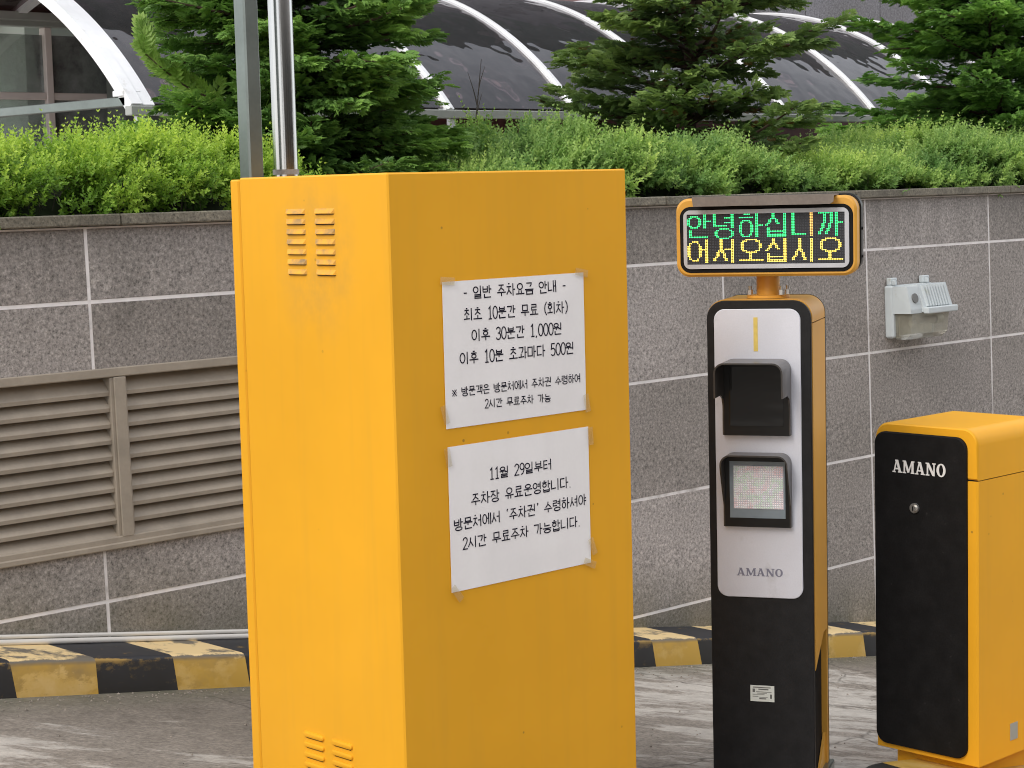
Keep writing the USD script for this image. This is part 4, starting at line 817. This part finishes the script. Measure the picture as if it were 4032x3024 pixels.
# a rose coloured stone band over the canopy
obj('stone_band', rbx(7.9, 11.3, FY-0.05, FY-0.0005, 2.40, 2.585), M['pink_stone'], bld)
mull = [4.49, 5.69, 6.90, 8.05, 9.2, 10.35, 11.5, 12.65, 13.8]
TR = 1.868
win_edges = []
for i in range(len(mull)-1):
    x0, x1 = mull[i], mull[i+1]
    wn = obj('window', cat_([rbx(x0-0.022, x0+0.022, FY-0.02, FY+0.04, 1.30, 2.24), rbx(x0+0.0225, x1-0.0225, FY-0.012, FY+0.035, TR-0.02, TR+0.02), rbx(x0+0.0225, x1-0.0225, FY-0.012, FY+0.035, 1.30, 1.335)]), M['frame_pink'], bld)
    obj('pane', bx(x0+0.0225, x1-0.0225, FY+0.010, FY+0.016, TR+0.0205, 2.2), M['window_glass'], wn)
    obj('pane', bx(x0+0.0225, x1-0.0225, FY+0.010, FY+0.016, 1.336, TR-0.0205), M['window_glass'], wn)
obj('head_rail', rbx(4.45, 14.3, FY-0.03, FY+0.045, 2.2405, 2.30), M['alum_dull'], bld)
obj('pillar', rbx(6.04, 6.36, FY-0.20, FY-0.021, 1.30, 2.24, 0.006), M['pillar'], bld)
obj('base_panel', rbx(6.95, 14.0, FY-0.14, FY-0.03, 1.30, 1.80), M['red_stone'], bld)
obj('room', cat_([bx(4.45, 14.5, 13.0, 13.1, 1.29, 2.5), bx(4.45, 14.5, FY+0.36, 13.0, 1.285, 1.296), bx(4.45, 14.5, FY+0.36, 13.0, 2.45, 2.55), bx(14.5, 14.6, FY+0.36, 13.0, 1.29, 2.5),
                      bx(6.2, 6.6, 10.6, 11.0, 1.296, 2.45), bx(4.45, 14.5, 10.9, 11.1, 2.25, 2.449), bx(5.0, 7.4, 12.2, 12.4, 1.296, 1.75)]), M['room'], bld)
es = obj('exit_sign', box(0, 0.05, 0, 0.03, 0, 0.10), M['exit_glow'])
E_ = stage.GetPrimAtPath(es); UsdGeom.Xformable(E_).AddTranslateOp().Set(Gf.Vec3d(6.75, 11.4, 2.02)); tag(E_, 'small teal lit exit sign inside the dark window at far left', 'exit sign')

# ------------------------------------------------------------------ building across the road (behind the photographer; seen only as reflections)
ob = thing('opposite_building', 'grey building on pillars across the road, seen only as dark reflections', 'building', (4.0, -9.0, 0.0))
obj('upper_storeys', box(-16, 26, -14, 0.0, 3.1, 6.4), M['paving'], ob)
obj('rear_wall', box(-16, 26, -10.2, -10.0, -2.5, 3.09), M['dark_void'], ob)
for k in range(9):
    x = -15 + 5.0*k
    obj('pillar', box(x-0.35, x+0.35, -1.0, -0.3, float(gz(x+4))-0.1, 3.095), M['pillar'], ob)

# ------------------------------------------------------------------ foliage
def unit(v): return v/(np.linalg.norm(v, axis=-1, keepdims=True)+1e-9)
def blades(o, d, n, L, W, fold=0.15):
    """diamond leaves: origins o, directions d, face normals n; returns V (4 per leaf), F"""
    d = unit(d); s = unit(np.cross(d, n)); n2 = unit(np.cross(s, d)); L = np.asarray(L)[:, None]; W = np.asarray(W)[:, None]
    mid = o + d*L*0.45
    V_ = np.stack([o, mid + s*W*0.5 + n2*W*fold, o + d*L, mid - s*W*0.5 + n2*W*fold], 1).reshape(-1, 3)
    b = np.arange(len(o))[:, None]*4
    return V_, np.vstack([b + [0, 1, 2], b + [0, 2, 3]])
def hedge(name, label, x0, x1, top, seed, n_shoots, mat, nl, leafL, y0=5.02, y1=6.05, zb=1.225, tone0=0.0, front=0.0):
    rng = np.random.default_rng(seed)
    t = thing(name, label, 'hedge', ((x0+x1)/2, (y0+y1)/2, zb))
    off_ = np.array([(x0+x1)/2, (y0+y1)/2, zb])
    per = 13; nc = n_shoots//per; n_shoots = nc*per
    xc = rng.uniform(x0, x1, nc); tc = rng.beta(1.15, 1.25, nc)*pi*0.86; cid = np.repeat(np.arange(nc), per)
    x = np.clip(xc[cid] + rng.normal(0, 0.026, n_shoots), x0, x1); th = np.clip(tc[cid] + rng.normal(0, 0.055, n_shoots), 0.0, pi)
    ctone = rng.normal(0, 0.13, nc)[cid]; crad = rng.uniform(0.78, 1.06, nc)[cid]
    h = top(x) - zb
    r = crad - np.abs(rng.normal(0, 0.07, n_shoots))
    ex = 0.62
    cy, cz = -np.sign(np.cos(th))*np.abs(np.cos(th))**ex, np.abs(np.sin(th))**ex
    endf = np.clip(np.minimum(x-x0, x1-x)/0.18, 0.05, 1)**0.5
    bump = 0.66 + 0.58*meshkit.fbm(np.stack([x*4.2, th*2.6, x*0+seed], -1), 4, seed)
    ry = (y1-y0)/2
    P = np.stack([x, (y0+y1)/2 + ry*cy*r*(0.86+0.14*bump)*np.where(cy < 0, 1, 1), zb + h*cz*r*bump*endf + 0.0], 1)
    nrm = np.stack([rng.normal(0, .25, n_shoots), cy/ry*0.7, cz/np.maximum(h, .05)*0.35 + 0.35], 1)
    ax = unit(unit(nrm) + rng.normal(0, .38, (n_shoots, 3)) + [0, -0.1, 0.30])
    SLn = rng.uniform(0.05, 0.12, n_shoots)*np.where(rng.random(n_shoots) < 0.05, 1.6, 1)*0.9*(0.6+0.4*np.clip(cz, 0, 1))
    tt = np.linspace(0.05, 1, nl)
    u1 = unit(np.cross(ax, rng.normal(0, 1, (n_shoots, 3)))); u2 = np.cross(ax, u1)
    O, D, N_, T_ = [], [], [], []
    for i, f in enumerate(tt):
        an = (i % 2)*pi/2*1.0 + i*0.6
        for sgn in (-1, 1):
            side = sgn*(u1*math.cos(an) + u2*math.sin(an))
            o = P + ax*(SLn*f)[:, None]
            d = side*0.85 + ax*(0.35+0.8*f) + rng.normal(0, .2, (n_shoots, 3))
            O.append(o); D.append(d); N_.append(ax + rng.normal(0, .35, (n_shoots, 3)) + [0, 0, .3])
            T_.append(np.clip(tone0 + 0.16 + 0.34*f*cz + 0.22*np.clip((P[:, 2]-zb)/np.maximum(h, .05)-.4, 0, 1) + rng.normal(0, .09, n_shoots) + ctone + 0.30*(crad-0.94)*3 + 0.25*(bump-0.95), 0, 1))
    O, D, N_, T_ = np.vstack(O), np.vstack(D), np.vstack(N_), np.concatenate(T_)
    L = leafL*rng.uniform(0.7, 1.25, len(O))*np.repeat(np.linspace(1.15, 0.62, nl), 2*n_shoots)
    V_, F = blades(O, D, N_, L, L*0.55)
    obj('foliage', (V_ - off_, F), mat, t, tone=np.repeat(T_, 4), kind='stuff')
    # twigs
    k = rng.choice(n_shoots, min(1400, n_shoots), replace=False)
    o, e = P[k] - ax[k]*0.06, P[k] + ax[k]*SLn[k][:, None]
    s = unit(np.cross(e-o, rng.normal(0, 1, (len(k), 3))))*0.0011
    V2 = np.stack([o-s, o+s, e], 1).reshape(-1, 3) - off_
    obj('twigs', (V2, np.arange(len(V2)).reshape(-1, 3)), M['twig'], t, kind='stuff')
    # core sheet for inner branches, its dark green painting in the hedge shade
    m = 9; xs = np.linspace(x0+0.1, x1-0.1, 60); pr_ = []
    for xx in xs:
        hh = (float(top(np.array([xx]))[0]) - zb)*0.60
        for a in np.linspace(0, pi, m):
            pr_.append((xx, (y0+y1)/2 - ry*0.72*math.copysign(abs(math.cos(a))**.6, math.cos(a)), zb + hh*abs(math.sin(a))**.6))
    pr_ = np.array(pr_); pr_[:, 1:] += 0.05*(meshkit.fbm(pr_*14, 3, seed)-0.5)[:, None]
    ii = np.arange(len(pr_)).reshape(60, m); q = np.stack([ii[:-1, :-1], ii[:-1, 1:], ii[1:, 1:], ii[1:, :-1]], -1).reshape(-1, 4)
    obj('branches', (pr_ - off_, q), M['hedge_shade_core'], t)
def top_left(x): return 1.450 + 0.03*np.sin(x*2.1+0.4) - 0.045*np.clip((x-3.3), 0, 2)
def top_right(x): return 1.40 + 0.05*np.exp(-((x-5.6)/0.30)**2)*3.0 + 0.03*np.sin(x*3.3) + 0.03*np.sin(x*7.1+1) + 0.07*np.exp(-((x-8.6)/0.7)**2)
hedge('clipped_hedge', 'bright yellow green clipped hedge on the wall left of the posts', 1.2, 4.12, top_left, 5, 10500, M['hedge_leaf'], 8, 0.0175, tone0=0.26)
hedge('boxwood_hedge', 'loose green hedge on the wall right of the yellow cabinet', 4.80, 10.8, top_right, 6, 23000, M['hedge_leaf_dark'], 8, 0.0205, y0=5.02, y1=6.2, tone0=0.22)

def conifer(label, x, y, zb, H, R, seed, n_br, mat, dense=1.0, droop=0.10, asym=None, dead=0.0, zstart=0.05, flat=1.0, spr=0.060):
    rng = np.random.default_rng(seed)
    t = thing('conifer', label, 'tree', (x, y, zb))
    zs_ = np.linspace(0, H, 14); obj('trunk', tube(np.c_[0.02*np.sin(zs_*2+seed), 0.02*np.cos(zs_*1.7), zs_], 0.030*(1-zs_/H*0.92), 10), M['bark'], t, smooth=40)
    O, A, Nn, S, T_ = [], [], [], [], []; bt = []
    dO, dA, dN, dS, dT = [], [], [], [], []
    for b in range(n_br):
        z = zstart + (H*0.97-zstart)*(rng.random()**1.25)
        az = rng.uniform(0, 2*pi); prof = (1 - z/H)**0.75
        Rb = R*prof*rng.uniform(0.62, 1.12)*(asym(az) if asym else 1.0)
        if Rb < 0.05: continue
        el = rng.uniform(0.02, 0.38) ; n = 9
        f = np.linspace(0, 1, n)
        dirh = np.array([math.cos(az), math.sin(az), 0])
        bend = rng.normal(0, 0.18)
        perp = np.array([-dirh[1], dirh[0], 0])
        pts = dirh*(Rb*f)[:, None] + perp*(bend*Rb*f**2)[:, None] + np.array([0, 0, 1])*(z + Rb*(el*f - droop*2.2*f**2 + droop*1.2*f**3))[:, None]
        bt.append(tube(pts, 0.011*(1-f*0.85)*min(1, Rb/0.5)+0.0012, 5, caps=False))
        ns = int(max(6, Rb*120*dense))
        u = rng.random(ns)**0.62*0.98 + 0.02
        P = np.stack([np.interp(u, f, pts[:, k]) for k in range(3)], 1)
        tang = unit(np.stack([np.interp(u, f, np.gradient(pts[:, k])) for k in range(3)], 1))
        sd = rng.choice([-1, 1], ns)[:, None]
        lat = unit(np.cross(tang, [0, 0, 1.]))*sd
        spread = (0.16*Rb/0.6*(1-u*0.75))[:, None]*rng.random((ns, 1))
        P = P + lat*spread*1.3 + rng.normal(0, 0.012*flat, (ns, 3))
        d = unit(tang*(0.55+0.6*u[:, None]) + lat*(0.75-0.35*u[:, None]) + rng.normal(0, .22, (ns, 3)) + [0, 0, -0.06])
        nn = unit(np.array([0, 0, 1.]) + rng.normal(0, .42, (ns, 3)) + dirh*0.25)
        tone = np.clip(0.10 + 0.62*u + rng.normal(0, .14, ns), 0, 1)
        if dead:
            isd = (rng.random(ns) < dead*(1-u)**1.1*1.6)
            dO.append(P[isd]); dA.append(d[isd]); dN.append(nn[isd]); dS.append(np.full(isd.sum(), spr*0.7)); dT.append(rng.random(isd.sum()))
            P, d, nn, tone = P[~isd], d[~isd], nn[~isd], tone[~isd]
        O.append(P); A.append(d); Nn.append(nn); S.append(spr*rng.uniform(0.6, 1.25, len(P))); T_.append(tone)
    obj('branches', cat_(bt), M['bark'], t)
    O, A, Nn, S, T_ = map(np.concatenate, (O, A, Nn, S, T_))
    def fan(O, A, Nn, S, T_):
        s = unit(np.cross(A, Nn)); nn = unit(np.cross(s, A)); VV, FF, TT = [], [], []; base = 0
        for f, ang, ln, wd in [(0.55, 0.0, 0.50, 0.20)] + [(q_, sg_*(0.95-0.45*q_), 0.50*(1-0.60*abs(q_-0.25)), 0.21) for q_ in (0.02, 0.2, 0.38, 0.56, 0.72) for sg_ in (-1, 1)]:
            d = A*math.cos(ang) + s*math.sin(ang) + nn*(-0.10*abs(math.sin(ang))) + 0.06*np.sin(O*97+f*9)
            o = O + A*(S*f)[:, None] - nn*(0.10*S*f*f)[:, None]
            v, fc = blades(o, d, nn, S*ln, S*wd, 0.25)
            VV.append(v); FF.append(fc + base); base += len(v); TT.append(np.repeat(np.clip(T_ + 0.22*(f-0.4), 0, 1), 4))
        return np.vstack(VV), np.vstack(FF), np.concatenate(TT)
    v, fc, tn = fan(O, A, Nn, S, T_)
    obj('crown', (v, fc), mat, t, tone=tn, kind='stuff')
    if dead and sum(map(len, dO)):
        v, fc, tn = fan(*map(np.concatenate, (dO, dA, dN, dS, dT))); obj('dry_foliage', (v, fc), M['dead_leaf'], t, tone=tn, kind='stuff')
    return t, fan, rng
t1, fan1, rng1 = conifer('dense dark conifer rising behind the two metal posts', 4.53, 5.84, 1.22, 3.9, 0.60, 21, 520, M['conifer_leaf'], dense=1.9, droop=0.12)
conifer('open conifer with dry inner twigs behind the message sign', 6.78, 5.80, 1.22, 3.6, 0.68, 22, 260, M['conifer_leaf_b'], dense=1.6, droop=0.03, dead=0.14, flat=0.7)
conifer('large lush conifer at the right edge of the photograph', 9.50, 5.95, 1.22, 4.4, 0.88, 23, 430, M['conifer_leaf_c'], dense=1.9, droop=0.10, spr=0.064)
# fresh pale shoot reaching out to the left of the first conifer
f = np.linspace(0, 1, 10)
tip = np.array([3.86-4.53, 5.80-5.84, 1.80-1.22]); st_ = np.array([-0.25, -0.10, 0.42])
bp = st_ + (tip-st_)*f[:, None] + np.array([0, 0, -0.06])*np.sin(f*pi)[:, None]
obj('young_branch', tube(bp, 0.006*(1-f*0.7), 6), M['bark'], t1)
n = 20; u = np.r_[np.linspace(0.35, 1, n)]; P = np.stack([np.interp(u, f, bp[:, k]) for k in range(3)], 1)
up_ = np.array([0, 0, 1.]); A = unit(np.array([-0.45, -0.10, 0.75]) + rng1.normal(0, .30, (n, 3))); Nn = unit(np.array([-0.5, -0.75, 0.35]) + rng1.normal(0, .30, (n, 3)))
P2 = np.vstack([P, tip + np.array([0, 0, 0.006]) * np.arange(8)[:, None]]); A2 = np.vstack([A, unit(np.array([-0.10, 0, 1.0]) + rng1.normal(0, .14, (8, 3)))]); N2 = np.vstack([Nn, unit(np.array([-0.4, -0.8, 0.2]) + rng1.normal(0, .2, (8, 3)))])
v, fc, tn = fan1(P2, A2, N2, np.r_[np.full(n, 0.088), np.full(8, 0.100)], np.clip(rng1.normal(.5, .2, n+8), 0, 1))
obj('fresh_foliage', (v, fc), M['new_leaf'], t1, tone=tn, kind='stuff')

# bare twig sapling between the first conifer and the hedge
tw_ = thing('bare_sapling', 'thin bare leafless sapling standing in the hedge before the canopy', 'sapling', (5.62, 6.05, 1.33))
f = np.linspace(0, 1, 12)
obj('stem', tube(np.c_[0.10*f - 0.0*f, 0.02*f, 0.52*f], 0.0055*(1-0.8*f), 6), M['twig'], tw_, smooth=40)
for k, (f0, dx, dz) in enumerate(((0.35, -0.06, 0.16), (0.5, 0.05, 0.12), (0.62, -0.04, 0.14), (0.75, 0.05, 0.10))):
    g = np.linspace(0, 1, 6); obj('twig', tube(np.c_[0.10*f0 + dx*g, 0.02*f0 + 0.01*g, 0.52*f0 + dz*g**0.8], 0.0028*(1-0.7*g), 5), M['twig'], tw_)

# grit and small stones lying on the ramp and in the gutter
rng = np.random.default_rng(77)
ng = 1500
gx_ = rng.uniform(1.6, 7.5, ng); gy_ = np.where(rng.random(ng) < 0.45, 4.66 - np.abs(rng.normal(0, 0.07, ng)), rng.uniform(2.0, 4.65, ng))
tv, tf = [], []
tet = np.array([(1, 0, -.4), (-.5, .87, -.4), (-.5, -.87, -.4), (0.1, 0, .8)]); tt_ = np.array([(0, 1, 3), (1, 2, 3), (2, 0, 3)])
for k in range(ng):
    a = rng.uniform(0, 2*pi); sz_ = rng.uniform(0.0015, 0.0048)*(1.6 if rng.random() < 0.06 else 1)
    c_, s_ = math.cos(a), math.sin(a); p = tet*[sz_*rng.uniform(.7, 1.5), sz_, sz_*0.8]
    p = np.c_[p[:, 0]*c_ - p[:, 1]*s_, p[:, 0]*s_ + p[:, 1]*c_, p[:, 2]] + [gx_[k], gy_[k], float(gz(gx_[k])) + 0.003]
    tf.append(tt_ + 4*k); tv.append(p)
M['grit'] = paint('road_grit', (0.22, 0.19, 0.16), rough=0.9, var=0.6, scale=60)
obj('grit', (np.vstack(tv), np.vstack(tf)), M['grit'], kind='stuff', label='loose grit and small stones scattered on the concrete ramp', cat='grit')
